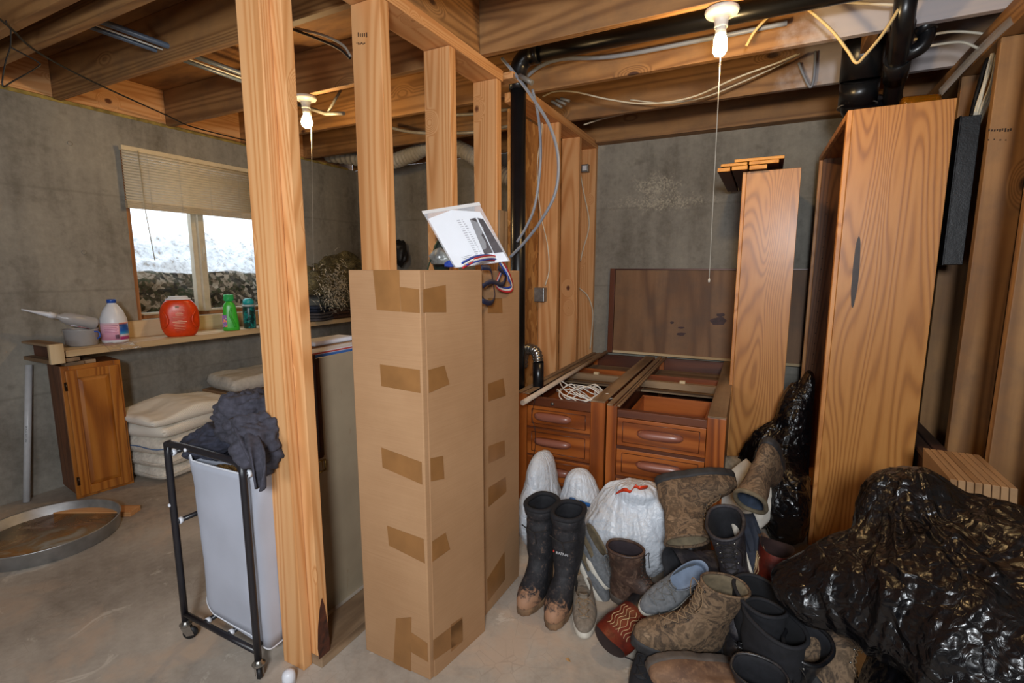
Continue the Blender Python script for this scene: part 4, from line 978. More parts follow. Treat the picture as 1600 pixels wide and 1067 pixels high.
def pts_o(pts): return [((x, y), .006 * math.sin(i * 1.7)) for i, (x, y) in enumerate(pts)]
RB = [('blue_stripe', plain('ribbon_blue', '2b4fae', .5)), ('white_stripe', plain('ribbon_white', 'f1f0f2', .5)), ('red_stripe', plain('ribbon_red', 'c02433', .5))]
ribbon('medal_ribbon', [(722, 415), (745, 404), (770, 403), (787, 412), (780, 432), (776, 446), (790, 453), (800, 449), (795, 430), (782, 408)], -.652, .0115, RB, 'red, white and blue medal ribbon looped over the cardboard box edge', .3)
ribbon('medal_ribbon', [(728, 411), (752, 404), (772, 402), (786, 409), (792, 425), (794, 440)], -.650, .0085, RB[::-1], 'second red, white and blue ribbon crossing over the looped one', .5)
NV = [('band', plain('ribbon_navy', '1c2440', .6))]
ribbon('navy_ribbon', [(752, 418), (766, 420), (770, 440), (773, 462), (768, 473), (755, 470), (753, 462)], -.648, .009, NV, 'dark navy ribbon loop hanging lowest over the cardboard box', .4)
ribbon('navy_ribbon', [(754, 447), (768, 440), (785, 444), (790, 430), (778, 418)], -.646, .008, NV, 'dark navy ribbon crossing behind the tricolour ribbon', .2)
c = hp(690, 405, Y=1.22); c.z = 1.03 * S
ctag(lump(MB(), c, (.05, .04, .04), .2, 3, 2), 'clear_bundle', plain('grey_film_bundle', '8b8f8c', .25, .4, bump=.5), 'grey plastic-wrapped bundle on the box top, left of the papers', 'bundle')
c = hp(703, 414, Y=1.16); c.z = 1.012 * S
ctag(lump(MB(), c, (.022, .02, .016), .2, 3, 7), 'blue_cloth', plain('blue_cloth', '2446a8', .7), 'small blue cloth piece under the bag of papers', 'cloth')
ob = V((c.x - .03, c.y + .11, .9965 * S)); 
tag(MB().lathe([(0, 0), (.030, 0), (.036, .02), (.036, .06), (.03, .10), (.016, .12), (0, .125)], 24).build('green_pouch', plain('dark_green', '20302a', .5, .3), loc=None), 'dark green pouch standing behind the bag of papers', 'pouch').location = hp(690, 419, Y=1.27) * 1.0
bpy.data.objects['green_pouch'].location.z = .9965 * S
tag(MB().tube([hp(695, 355, Y=1.32), hp(682, 380, Y=1.25), hp(673, 405, Y=1.2), V((hp(668, 417, Y=1.17).x, 1.17 * S, .9995 * S))], .003, 6, sm=6).build('cable', plain('dark_green2', '1d3a2c', .6)), 'dark green cord hanging down behind the bag of papers', 'cord')
# ---------------------------------------------------------------- black waste pipe
M['abs'] = plain('black_abs', '17181b', .3, .25, scale=14)
wp = thing('waste_pipe', 'black plastic waste pipe rising beside the stud and turning along the joists', 'pipe', h(-.93, 1.87, 0))
pr = .0415
wbuild(MB().tube([h(-.93, 1.872, .0), h(-.93, 1.872, 1.735)], pr, 26), 'riser', M['abs'], wp)
el = smooth_path([h(-.93, 1.872, 1.735), h(-.93, 1.872, 1.768), h(-.921, 1.872, 1.797), h(-.897, 1.872, 1.818), h(-.868, 1.872, 1.823)], 6)
wbuild(MB().tube(el, .0465, 26), 'elbow', M['abs'], wp)
wbuild(MB().tube([h(-.93, 1.872, 1.70), h(-.93, 1.872, 1.745)], .049, 26), 'coupling', M['abs'], wp)
wbuild(MB().tube([h(-.875, 1.872, 1.823), h(-.84, 1.872, 1.8235)], .048, 26), 'coupling', M['abs'], wp)
wbuild(MB().tube([h(-.86, 1.872, 1.823), h(.55, 1.872, 1.808)], pr, 26), 'run', M['abs'], wp)
M['cgrey'] = plain('grey_cable', '858c99', .4, .06); M['cwhite'] = plain('white_romex', 'd6cdb8', .5, .06); M['cyel'] = plain('cream_romex', 'd8bd84', .5, .06)
def cable(pix, mat, r, lab, sm=8, **k):
    return tag(MB().tube([hp(*q[:2], **(k if len(q) == 2 else q[2])) for q in pix], r, 8, sm=sm).build('cable', mat), lab, 'cable')
cable([(784, 91), (800, 110), (830, 150), (858, 195), (872, 245), (868, 300), (845, 345), (820, 378), (797, 402)], M['cgrey'], .0085, 'thick grey cable hanging in a big loop in front of the black pipe', Y=1.80)
cable([(832, 140), (839, 170), (844, 210), (844, 260), (836, 320), (822, 355), (808, 378)], M['cgrey'], .0075, 'thinner grey cable hanging inside the big grey loop', Y=1.815)
cable([(848, 168), (846, 210), (840, 250), (840, 290), (846, 340), (855, 380), (858, 420), (852, 446)], M['cwhite'], .0045, 'white cable running down to the metal junction box', Y=2.315)
cable([(822, 120), (845, 103), (880, 92), (960, 88), (1100, 62), (1230, 36)], M['cgrey'], .011, 'grey cable running beside the overhead black pipe', Y=1.99)
cable([(848, 151), (868, 143), (900, 144), (950, 155), (1010, 162), (1080, 152), (1150, 122), (1215, 98), (1245, 85)], M['cwhite'], .005, 'white cable sagging beneath the joists toward the right, lower one', Y=2.28)
cable([(985, 156), (1040, 161), (1100, 152), (1160, 128), (1215, 103), (1250, 84)], M['cwhite'], .0045, 'white cable sagging beneath the joists, upper short one', Y=2.36)
cable([(912, 195), (940, 186), (975, 178)], M['cwhite'], .005, 'short white cable above the far top plate', Y=2.6)
cable([(1166, 72), (1180, 48), (1205, 22), (1236, -4), (1262, 14), (1300, 48), (1325, 80), (1338, 98), (1352, 86), (1378, 55), (1402, 18), (1410, 0)], M['cyel'], .0062, 'cream cable looping out of the joist hole right of the bulb', Y=1.93)
cable([(1225, -2), (1300, 2), (1410, 8), (1420, 4)], M['cwhite'], .006, 'white cable along the joist at the top of the picture', Y=1.96)
cable([(1248, 98), (1256, 118), (1266, 136), (1272, 120), (1274, 80)], M['cgrey'], .007, 'grey cable hook hanging from the glare-whitened joist', Y=2.44)
for i in range(3):
    cable([(862 + i * 7, 158 - i * 2), (878 + i * 6, 168 - i * 5)], M['pexstub'], .009, ['stub of grey conduit over the top plate, leftmost of three', 'stub of grey conduit over the top plate, middle of three', 'stub of grey conduit over the top plate, rightmost of three'][i], sm=0, Y=2.25)
cable([(812, 118), (832, 130)], M['pexstub'], .013, 'grey pipe stub right beside the black elbow', sm=0, Y=1.78)
M['steel'] = plain('galvanised_steel', '9a9c9c', .4, .2, bump=.2, scale=40, Metallic=.7)
p = hp(844, 460, Y=2.325)
jb = thing('junction_box', 'square metal junction box on the stud above the left drawers', 'junction box', V((p.x, 2.329 * S, p.z - .05)))
w_ = .048
wbuild(MB().box((p.x - w_, 2.29 * S, p.z - w_), (p.x + w_, 2.3285 * S, p.z + w_)), 'box_body', M['steel'], jb, bevel=.004)
wbuild(MB().box((p.x - w_ + .004, 2.29 * S - .0025, p.z - w_ + .004), (p.x + w_ - .004, 2.29 * S - .0003, p.z + w_ - .004)), 'cover_plate', M['steel'], jb, bevel=.001)
for sx_, sz_ in ((-1, 1), (1, -1)): wbuild(MB().lathe([(0,0),(.004,0),(.003,.002),(0,.0025)], 10, Matrix.Translation((p.x + sx_ * .034, 2.29 * S - .0025, p.z + sz_ * .034)) @ Matrix.Rotation(math.pi/2, 4, 'X')), 'screw', M['steel'], jb)
p = hp(916, 264, Y=YB - .04)
sw = thing('outlet_box', 'small white-grey outlet box on the last stud by the back wall', 'junction box', V((p.x, (YB - .036) * S, p.z - .04)))
wbuild(MB().box((p.x - .028, (YB - .07) * S, p.z - .03), (p.x + .028, (YB - .036) * S, p.z + .03)), 'box_body', M['steel'], sw, bevel=.003)
wbuild(MB().box((p.x - .018, (YB - .0715) * S, p.z - .018), (p.x + .018, (YB - .0705) * S, p.z + .018)), 'plate', M['hdpe'], sw)
cable([(907, 272), (912, 300), (920, 340), (919, 362), (911, 390), (907, 408)], M['cwhite'], .005, 'white cable from the outlet box curling down the last stud', Y=YB - .045)
cable([(905, 450), (918, 462), (926, 485), (925, 515), (922, 545)], M['cwhite'], .005, 'lower white cable on the last stud behind the drawers', Y=YB - .045)
# ribbed silver trap with black end
rp_ = smooth_path([hp(817, 572, Y=1.98), hp(819, 552, Y=1.96), hp(828, 545, Y=1.94), hp(838, 551, Y=1.93), hp(841, 566, Y=1.92)], 12)
ft = thing('flexible_pipe', 'silver flexible pipe elbow with black end low beside the strand board', 'pipe', rp_[-1])
wbuild(MB().tube(rp_, lambda t: .030 + .003 * math.sin(t * 90), 18), 'silver_elbow', M['chrome'], ft)
wbuild(MB().tube([rp_[-1], hp(841, 590, Y=1.92), hp(841, 640, Y=1.92)], .032, 18), 'black_pipe', M['abs'], ft)
# ---------------------------------------------------------------- drawer pedestals
def handle(mb, x0, x1, y, z, hh):
    n = 14; rings = []
    for k in range(n + 1):
        t = k / n; x = x0 + (x1 - x0) * t; e = (max(0, 1 - abs(2 * t - 1) ** 3.2)) ** .5
        hz = hh * (.35 + .65 * e); dy = .004 + .024 * e
        rings.append([V((x, y - .0, z - hz)), V((x, y - dy * .8, z - hz * .9)), V((x, y - dy, z - hz * .2)), V((x, y - dy * .75, z + hz * .8)), V((x, y, z + hz))])
    return mb.loft(rings)
M['handle'] = wood('handle_wood', 'x', '9a6250', '85503f', '6b3a2c', knots=False, rough=.35, coat=.3)
M['brassdark'] = plain('old_brass', '77706a', .35, .2, Metallic=.8)
def pedestal(x0, x1, y0, y1, z1, pl, pr_, drawers, label, lock=False, dl=0, hx=None, double_left=True):
    q = thing('drawer_pedestal', label, 'drawers', h((x0 + x1) / 2, (y0 + y1) / 2, 0))
    fx0, fx1 = x0 + pl, x1 - pr_
    mats = M['mahogdk_z']
    for a, b, c_, d_ in ((x0, fx0, y0, y0 + .045), (fx1, x1, y0, y0 + .045), (x0, fx0, y1 - .04, y1), (fx1, x1, y1 - .04, y1)):
        mb = MB(); hbox(mb, a, b, c_, d_, 0, z1 - .006); wbuild(mb, 'corner_post', M['mahog_z'], q, bevel=.002)
    for xa, xb in ((x0 + .003, x0 + .015), (x1 - .015, x1 - .003)):
        mb = MB(); hbox(mb, xa, xb, y0 + .0455, y1 - .0405, .04, z1 - .012); wbuild(mb, 'side_panel', M['mahogdk_y'], q)
    # top rails: weathered boards with a groove
    rails = [(x0, x0 + .022), (x0 + .027, x0 + .034), (x0 + .039, fx0 + .012)] if double_left else [(x0, fx0)]
    rails.append((fx1, x1 - .001))
    for a, b in rails:
        mb = MB(); hbox(mb, a, b, y0 - .002, y1 - .001, z1 - .0055, z1 - (.003 if b - a < .01 else 0)); wbuild(mb, 'top_rail', M['oldwood_y'], q, bevel=.002)
    mb = MB(); hbox(mb, fx0, fx1, y0 + .004, y0 + .03, drawers[0][1] + .002, z1 - .018); wbuild(mb, 'front_rail', M['mahogdk_x'], q, bevel=.002)
    mb = MB(); hbox(mb, fx0, fx1, y1 - .022, y1 - .004, .04, z1 - .006); wbuild(mb, 'back_panel', M['mahogdk_x'], q, bevel=.001)
    for i, (za, zb2) in enumerate(drawers):
        d = empty('drawer', h((fx0 + fx1) / 2, y0, za)); d.parent = q; d.location = h((fx0 + fx1) / 2, y0, za) - q.location
        def db(mb, nm, mat, **k):
            o = mb.build(nm, mat, None, **k); o.parent = d; o.location = -h((fx0 + fx1) / 2, y0, za); return o
        mb = MB(); hbox(mb, fx0 + .002, fx1 - .002, y0 + .004, y0 + .018, za, zb2)
        db(mb, 'drawer_front', M['mahog_x'], bevel=.0015)
        mb = MB(); bx_, bz_ = .022, .014
        A = [h(fx0 + bx_, y0 + .0039, za + bz_), h(fx1 - bx_, y0 + .0039, za + bz_), h(fx1 - bx_, y0 + .0039, zb2 - bz_), h(fx0 + bx_, y0 + .0039, zb2 - bz_)]
        for j in range(4): mb.tube([A[j], A[(j + 1) % 4]], .0022, 6)
        db(mb, 'beading', M['mahogdk_x'])
        if hx: xa, xb = hx
        zc = (za + zb2) / 2 + .004
        db(handle(MB(), xa * S, xb * S, (y0 + .0038) * S, zc * S, .0175 * S), 'drawer_handle', M['handle'])
        mb = MB()
        if i == 0:
            for a, b, c_, d2, e1, e2 in ((fx0 + .012, fx0 + .02, y0 + .019, y0 + .42, za + .01, zb2 - .015), (fx1 - .02, fx1 - .012, y0 + .019, y0 + .42, za + .01, zb2 - .015)):
                m2 = MB(); hbox(m2, a, b, c_, d2, e1, e2); db(m2, 'drawer_side', M['mahog_y'])
            m2 = MB(); hbox(m2, fx0 + .012, fx1 - .012, y0 + .4205, y0 + .43, za + .01, zb2 - .012); db(m2, 'drawer_back', M['mahog_x'])
            m2 = MB(); hbox(m2, fx0 + .0205, fx1 - .0205, y0 + .0185, y0 + .42, za + .01, za + .016); db(m2, 'drawer_bottom', M['mahog_y'])
            m2 = MB(); hbox(m2, fx0 + .0205, fx1 - .0205, y0 + .20, y0 + .208, za + .0165, zb2 - .02); db(m2, 'drawer_divider', M['mahog_x'])
    for (za, zb2), (zc, zd) in zip(drawers[:-1], drawers[1:]):
        mb = MB(); hbox(mb, fx0, fx1, y0 + .003, y0 + .03, zd + .0005, za - .0005); wbuild(mb, 'drawer_rail', M['mahogdk_x'], q)
    mb = MB(); hbox(mb, fx0, fx1, y0 + .003, y0 + .03, .0, drawers[-1][0] - .001); wbuild(mb, 'base_rail', M['mahogdk_x'], q)
    ym = y0 + .52
    mb = MB(); hbox(mb, x0 + .016, x1 - .016, ym, ym + .03, z1 - .045, z1 - .014); wbuild(mb, 'cross_rail', M['oldwood_x'], q, bevel=.002)
    mb = MB(); hbox(mb, (x0 + x1) / 2 - .012, (x0 + x1) / 2 + .012, ym + .002, ym + .02, z1 - .0135, z1 - .002); wbuild(mb, 'wood_block', M['raw_z'], q, bevel=.001)
    mb = MB(); hbox(mb, x0 + .016, x1 - .016, ym + .035, y1 - .045, z1 - .075, z1 - .068); wbuild(mb, 'dust_panel', M['oldwood_x'], q)
    mb = MB(); hbox(mb, x0 + .016, x1 - .016, ym + .19, ym + .205, z1 - .067, z1 - .025); wbuild(mb, 'divider', M['mahog_x'], q)
    if lock:
        lp = hp(863, 638, Y=y0 + .003)
        o = wbuild(MB().lathe([(0, 0), (.010, 0), (.010, .003), (.006, .006), (0, .006)], 18, Matrix.Translation((lp.x, (y0 + .0038) * S, (drawers[0][1] + .017) * S)) @ Matrix.Rotation(math.pi/2, 4, 'X')), 'lock', M['brassdark'], q)
    F_ = h((x0 + x1) / 2, y0, 0); R_ = Matrix.Rotation(.026, 4, 'Z'); q.matrix_world = Matrix.Translation(F_) @ R_ @ Matrix.Translation(q.location - F_)
    return q
pedestal(-.500, -.091, 1.757, 2.885, .505, .038, .060, [(.352, .457), (.235, .338), (.112, .222), (.02, .10)], 'right-hand topless mahogany drawer pedestal with lit drawer fronts', hx=(-.387, -.226))
pedestal(-.893, -.520, 1.792, 2.885, .500, .045, .056, [(.36, .447), (.242, .352), (.122, .233), (.02, .112)], 'left-hand topless mahogany drawer pedestal with a lock on its top drawer', lock=True, hx=(-.815, -.655))
tag(MB().tube([h(-.775, 1.60, .5115), h(-.826, 2.853, .5115)], .0135, 16).build('wooden_pole', plain('pole_paint', 'cdb9a4', .5, .1)), 'long pale round pole laid across the left drawer pedestal', 'pole')
# cable coil
rr = random.Random(4); mb = MB(); pts = []
for k in range(64):
    a = k * .83; cx2 = -.655 + .05 * math.sin(k * .21); cy2 = 1.94 + .045 * math.cos(k * .37)
    pts.append(h(cx2 + (.05 + .03 * rr.random()) * math.cos(a) * (1.1), cy2 + (.06 + .03 * rr.random()) * math.sin(a), .462 + .035 * rr.random() + .02 * math.sin(a * .5) ** 2))
mb.tube(pts, .0035, 6, sm=6)
ctag(mb, 'cable_coil', plain('white_cord2', 'e6e2da', .4, .03), 'tangled coil of white cord lying in the left drawer pedestal', 'cord')
# thin black cord over the drawer fronts
tag(MB().tube([hp(836, 624, Y=1.783), hp(831, 650, Y=1.783), hp(836, 672, Y=1.775), hp(836, 700, Y=1.775), hp(830, 722, Y=1.78)], .0016, 5, sm=6).build('thin_cord', M['blackcable']), 'thin dark cord hanging over the left drawer fronts', 'cord')
# board leaning against the back wall (underside of the desk top)
dt = thing('desk_top', 'stained brown desk top standing on edge against the back wall behind the drawers', 'desk top', h(-.3, 2.91, .506))
m = wood('desk_underside', 'z', '8f6a48', '7b5636', '5b3c24', knots=False, ring=5, dirt=.5, rough=.6)
mb = MB(); mb.hexa([h(-.80, 2.895, .512), h(.44, 2.895, .512), h(.44, 2.909, .512), h(-.80, 2.909, .512)], [h(-.80, 2.912, .995), h(.44, 2.912, .995), h(.44, 2.926, .995), h(-.80, 2.926, .995)]); wbuild(mb, 'panel', m, dt)
ed = M['mahogdk_z']
mb = MB(); mb.hexa([h(-.832, 2.884, .506), h(-.802, 2.884, .506), h(-.802, 2.909, .506), h(-.832, 2.909, .506)], [h(-.832, 2.902, 1.003), h(-.802, 2.902, 1.003), h(-.802, 2.927, 1.003), h(-.832, 2.927, 1.003)]); wbuild(mb, 'edge', ed, dt, bevel=.002)
mb = MB(); hbox(mb, -.80, .44, 2.902, 2.927, .9955, 1.003); wbuild(mb, 'edge', M['mahogdk_x'], dt, bevel=.001)
mb = MB(); hbox(mb, -.80, .44, 2.886, 2.896, .506, .520); wbuild(mb, 'edge', M['raw_x'], dt, bevel=.001)
mb = MB()
m_ = plain('dark_stain', '4b2c2a', .6, .3, scale=50)
n0 = V((0, -1, 0))
def stain(cx, cy, rx, ry, sd):
    pix = []
    for k in range(20):
        a = 2 * math.pi * k / 20; r_ = 1 + .45 * noise.noise(V((math.cos(a) * 1.3, math.sin(a) * 1.3, sd))); pix.append((cx + rx * r_ * math.cos(a), cy + ry * r_ * math.sin(a)))
    return pix
nn = V((0, -(.483), .017)).normalized()
for (cx, cy, rx, ry) in ((1122, 502, 13, 6), (1064, 512, 5, 1.6), (1064, 522, 7, 2.6), (1050, 504, 3, 2), (1126, 492, 7, 3)):
    wbuild(decal(MB(), stain(cx, cy, rx, ry, cx), h(-.2, 2.895, .512), nn, .0005, .0004), 'stain', m_, dt)
# ---------------------------------------------------------------- bookcases
def bookcase(x0, x1, y0, y1, z1, rot, label, pins=True, mark=False, top=True, mat='oak_v'):
    th = .0145; M4 = Matrix.Translation(h(x0, y0, 0)) @ Matrix.Rotation(rot, 4, 'Z')
    b = thing('bookcase', label, 'bookcase', M=M4); W, D = (x1 - x0), (y1 - y0)
    def bb(nm, mt, a0_, a1_, b0_, b1_, c0_, c1_, bv=.0015):
        mb = MB(); hbox(mb, a0_, a1_, b0_, b1_, c0_, c1_); o = mb.build(nm, mt, b, bevel=bv); return o
    s1 = bb('side_panel', M[mat], .0145, W, 0, th, 0, z1)
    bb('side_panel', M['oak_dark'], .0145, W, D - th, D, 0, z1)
    bb('face_frame', M['oak_edge'], 0, .0142, 0, .026, 0, z1, .003)
    bb('face_frame', M['oak_edge'], 0, .0142, D - .026, D, 0, z1, .003)
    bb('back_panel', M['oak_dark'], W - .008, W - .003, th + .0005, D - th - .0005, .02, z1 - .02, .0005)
    if top:
        bb('top_panel', M['oak_h'], .0145, W - .001, th + .0005, D - th - .0005, z1 - .014, z1 - .0005)
        bb('face_frame', M['oak_edge'], 0, .0142, .0265, D - .0265, z1 - .022, z1, .003)
    bb('bottom_panel', M['oak_h'], .0145, W - .001, th + .0005, D - th - .0005, .03, .044)
    if pins:
        mb = MB(); 
        for k in range(22):
            mb.lathe([(0, 0), (.003, 0), (.003, .0008), (0, .0008)], 8, Matrix.Translation(h(.045, D - th, .25 + k * .05) - V((0, .0003, 0))) @ Matrix.Rotation(math.pi/2, 4, 'X'))
        mb.build('pin_holes', plain('pin_hole', '1c110a', .9), b)
    return b, s1
bkR, sR = bookcase(.196, .471, 2.0, 2.74, 1.508, .03, 'tall oak bookcase side with a long black burn mark, right of centre', mark=True)
m_ = plain('burn_mark', '3a2a22', .5, .35, scale=30)
pl = []
for k in range(28):
    a = 2 * math.pi * k / 28; r_ = 1 + .25 * noise.noise(V((math.cos(a) * 2, math.sin(a) * 2, 3)))
    pl.append((1337 + 5.2 * r_ * math.cos(a) - 7 * (-math.sin(a)) * -.75, 425 + 56 * math.sin(a)))
nb = (bkR.matrix_world.to_3x3() @ V((0, -1, 0))).normalized()
mb = decal(MB(), pl, bkR.matrix_world @ V((0, 0, 0)), nb, .0004, .0004)
o = mb.build('burn_mark', m_); o.parent = bkR; o.matrix_parent_inverse = bkR.matrix_world.inverted()
bkL, sL = bookcase(-.118, .090, 2.30, 2.86, 1.392, .0, 'narrower oak bookcase side left of the tall one, trim boards lying on top', pins=False, top=True)
# trim boards
tb = [(-.212, -.162, 1.394, 1.410), (-.158, -.098, 1.396, 1.412), (-.094, -.028, 1.394, 1.4105), (-.20, -.10, 1.4125, 1.424), (-.096, .012, 1.4125, 1.426), (-.150, .030, 1.4262, 1.438)]
labs = ['bottom left', 'bottom middle', 'bottom right', 'middle left', 'middle right', 'topmost']
for (a, b, z0, z1), lb in zip(tb, labs):
    y0_ = 2.265 + .012 * random.random()
    c = thing('trim_board', lb + ' board in the stack of trim lying on the narrower oak bookcase', 'trim board', h((a + b) / 2, 2.5, z0), 'trim boards on the bookcase')
    mb = MB(); hbox(mb, a, b - .002, y0_ + .002, 2.86, z0, z1 - .0005); wbuild(mb, 'board', M['trimdark'], c, bevel=.003)
    mb = MB(); hbox(mb, a, b - .002, y0_ - .004, y0_ + .0015, z0, z1 - .0005); wbuild(mb, 'end_face', M['trim_lit'], c, bevel=.002)  # lit ends and dark bodies: light and shade put into the colours
# amber glass on the bookcase
ag = hp(1440, 160, Y=2.12); ag.z = 1.5085 * S
am = Mt('amber_glass'); am.base('d08a1c'); am.rough(.05); am.set(Transmission_Weight=.8, IOR=1.45)
agm = Matrix.Translation(ag + V((-.075, -.02, .033))) @ Matrix.Rotation(.2, 4, 'Z') @ Matrix.Rotation(math.pi/2, 4, 'Y')
o = MB().lathe([(0, 0), (.026, 0), (.031, .01), (.033, .06), (.034, .12), (.032, .135), (.029, .135), (.030, .12), (.028, .02), (0, .012)], 8).build('amber_glass', am.m); o.matrix_world = agm
tag(o, 'amber glass tumbler lying on top of the tall oak bookcase', 'glass')
# ---------------------------------------------------------------- large black drains, upper right
dp = thing('drain_pipe', 'large black drain pipe with wide coupling behind the tall bookcase', 'pipe', h(.375, 2.86, 0))
PT = [hp(1352, 40, Y=2.25), hp(1349, 80, Y=2.26), hp(1344, 125, Y=2.28), hp(1339, 165, Y=2.32)]
q_ = PT[-1]
low = [q_, h(.325, 2.42, 1.60), h(.345, 2.64, 1.585), h(.352, 2.78, 1.57), h(.354, 2.815, 1.50), h(.354, 2.815, 1.2), h(.354, 2.815, .0)]
wbuild(MB().tube([PT[2]] + low, .072, 30, sm=6), 'pipe_barrel', M['abs'], dp)
wbuild(MB().tube([PT[1] + V((0,0,.05)), PT[1], PT[2]], .088, 32), 'coupling', M['abs'], dp)
wbuild(MB().tube([PT[2], PT[2].lerp(PT[3], .9)], .083, 32), 'coupling', M['abs'], dp)
wbuild(MB().tube([PT[3], PT[3] - V((0,0,.006))], .0865, 32), 'ring', M['pexstub'], dp)
d2 = thing('drain_pipe', 'slimmer black drain pipe with branch fitting, right of the large one', 'pipe', h(.47, 2.8, 0))
wbuild(MB().tube([hp(1417, -14, Y=1.94), hp(1412, 30, Y=1.96), hp(1405, 85, Y=2.07), hp(1399, 125, Y=2.2), hp(1396, 158, Y=2.34), h(.475, 2.66, 1.56), h(.485, 2.80, 1.45), h(.485, 2.80, .0)], .039, 24, sm=6), 'pipe_barrel', M['abs'], d2)
wbuild(MB().tube([hp(1399, 122, Y=2.19), hp(1403, 92, Y=2.09)], .048, 24), 'coupling', M['abs'], d2)
wbuild(MB().tube([hp(1401, 92, Y=2.11), hp(1420, 84, Y=2.07), hp(1440, 72, Y=2.06), hp(1449, 52, Y=2.06), hp(1443, 34, Y=2.06)], .029, 20, sm=6), 'branch', M['abs'], d2)
wbuild(MB().tube([hp(1408, 56, Y=2.03), hp(1411, 38, Y=1.99)], .044, 20), 'collar', M['abs'], d2)
wbuild(MB().tube([hp(1449, 50, Y=2.06), hp(1443, 34, Y=2.06)], .036, 20), 'collar', M['abs'], d2)
st_ = glassy('strap_film', 'c9ccd4', .2, .45, .5)
mb = MB().strip(smooth_path([hp(1604, 12, Y=1.9), hp(1560, 50, Y=2.0), hp(1510, 100, Y=2.1), hp(1468, 146, Y=2.18)], 6), (.0, .02, .022), .001)
tag(mb.build('plastic_strap', st_), 'translucent grey plastic strip hanging across the top right corner', 'strip')
for k, (dx, r_, mt) in enumerate(((0, .0055, 'cwhite'), (5, .0055, 'cwhite'), (10, .006, 'cgrey'), (-4, .005, 'cwhite'), (14, .005, 'cwhite'), (-9, .010, 'abs'))):
    P = [(1552 + dx * .4, 82), (1548 + dx, 105), (1538 + dx * 1.2 + 3 * (k % 2), 135), (1530 + dx * .9, 165), (1520 + dx * .6, 198)]
    cable([(x, y, {'Y': 2.16 + .02 * (k % 3)}) for x, y in P], M[mt], r_, ['white cable dropping into the electrical panel, first of the bundle from the left', 'white cable in the middle of the bundle above the panel', 'grey cable in the bundle above the panel', 'white cable beside the thick black one above the panel', 'rightmost white cable of the bundle above the panel', 'thick black cable at the left of the bundle above the panel'][k])
for k, q in enumerate(([(1428, 62), (1480, 50), (1530, 52), (1550, 60)], [(1450, 72), (1500, 66), (1530, 76)])):
    cable(q, M['cwhite'], .006, ['white cable crossing behind the slim drain pipe, upper', 'white cable crossing behind the slim drain pipe, lower'][k], Y=2.2)
# electrical panel
m = leather('panel_black', '131315', '0c0c0e', .4, '55555a', .08)
ep = thing('electrical_panel', 'black metal electrical panel mounted between the right wall studs', 'electrical panel', h(.53, 2.2, 1.012))
mb = MB(); hbox(mb, .505, .553, 2.085, 2.345, 1.014, 1.47); wbuild(mb, 'panel_body', m, ep, bevel=.002)
mb = MB(); hbox(mb, .500, .5045, 2.08, 2.35, 1.012, 1.472); wbuild(mb, 'panel_door', m, ep, bevel=.002)
# stacked crate and tiles at right
cr = thing('wooden_crate', 'old dark wooden crate behind the big black bag', 'crate', h(.518, 2.0, 0))
m = wood('crate_wood', 'y', '553a33', '40291f', '23150f', knots=False, ring=6, dirt=.4, rough=.6)
mb = MB(); hbox(mb, .485, .552, 1.74, 2.34, 0, .40); wbuild(mb, 'crate_body', m, cr, bevel=.004)
mb = MB(); hbox(mb, .478, .515, 1.73, 2.345, .402, .42); wbuild(mb, 'lid_board', m, cr, bevel=.004)
mb = MB(); hbox(mb, .518, .553, 1.73, 2.345, .402, .424); wbuild(mb, 'lid_board', m, cr, bevel=.004)
M['tilewood'] = wood('tilewood', 'y', 'b08a62', '9a744d', '75532f', knots=False, ring=8, dirt=.3, rough=.75)
bx_ = MB(); hbox(bx_, .40, .552, 1.42, 1.715, 0, .34); ctag(bx_, 'storage_box', M['card'], 'box hidden beneath the row of wooden tiles', 'box')
for k in range(8):
    x = .430 + k * .0152
    o = MB().hexa([h(x, 1.47, 0), h(x + .0135, 1.47, 0), h(x + .0135, 1.705, 0), h(x, 1.705, 0)], [h(x - .012 , 1.47, .165), h(x + .0015, 1.47, .165), h(x + .0015, 1.705, .165), h(x - .012, 1.705, .165)]).build('wooden_tile', M['tilewood'], loc=h(x, 1.58, 0), bevel=.002)
    o.location.z = .3415 * S
    ln = ['first', 'second', 'third', 'fourth', 'fifth', 'sixth', 'seventh', 'last']
    tag(o, ln[k] + ' square wooden board from the left in the row behind the big black bag', 'wooden board', 'square boards in a row')
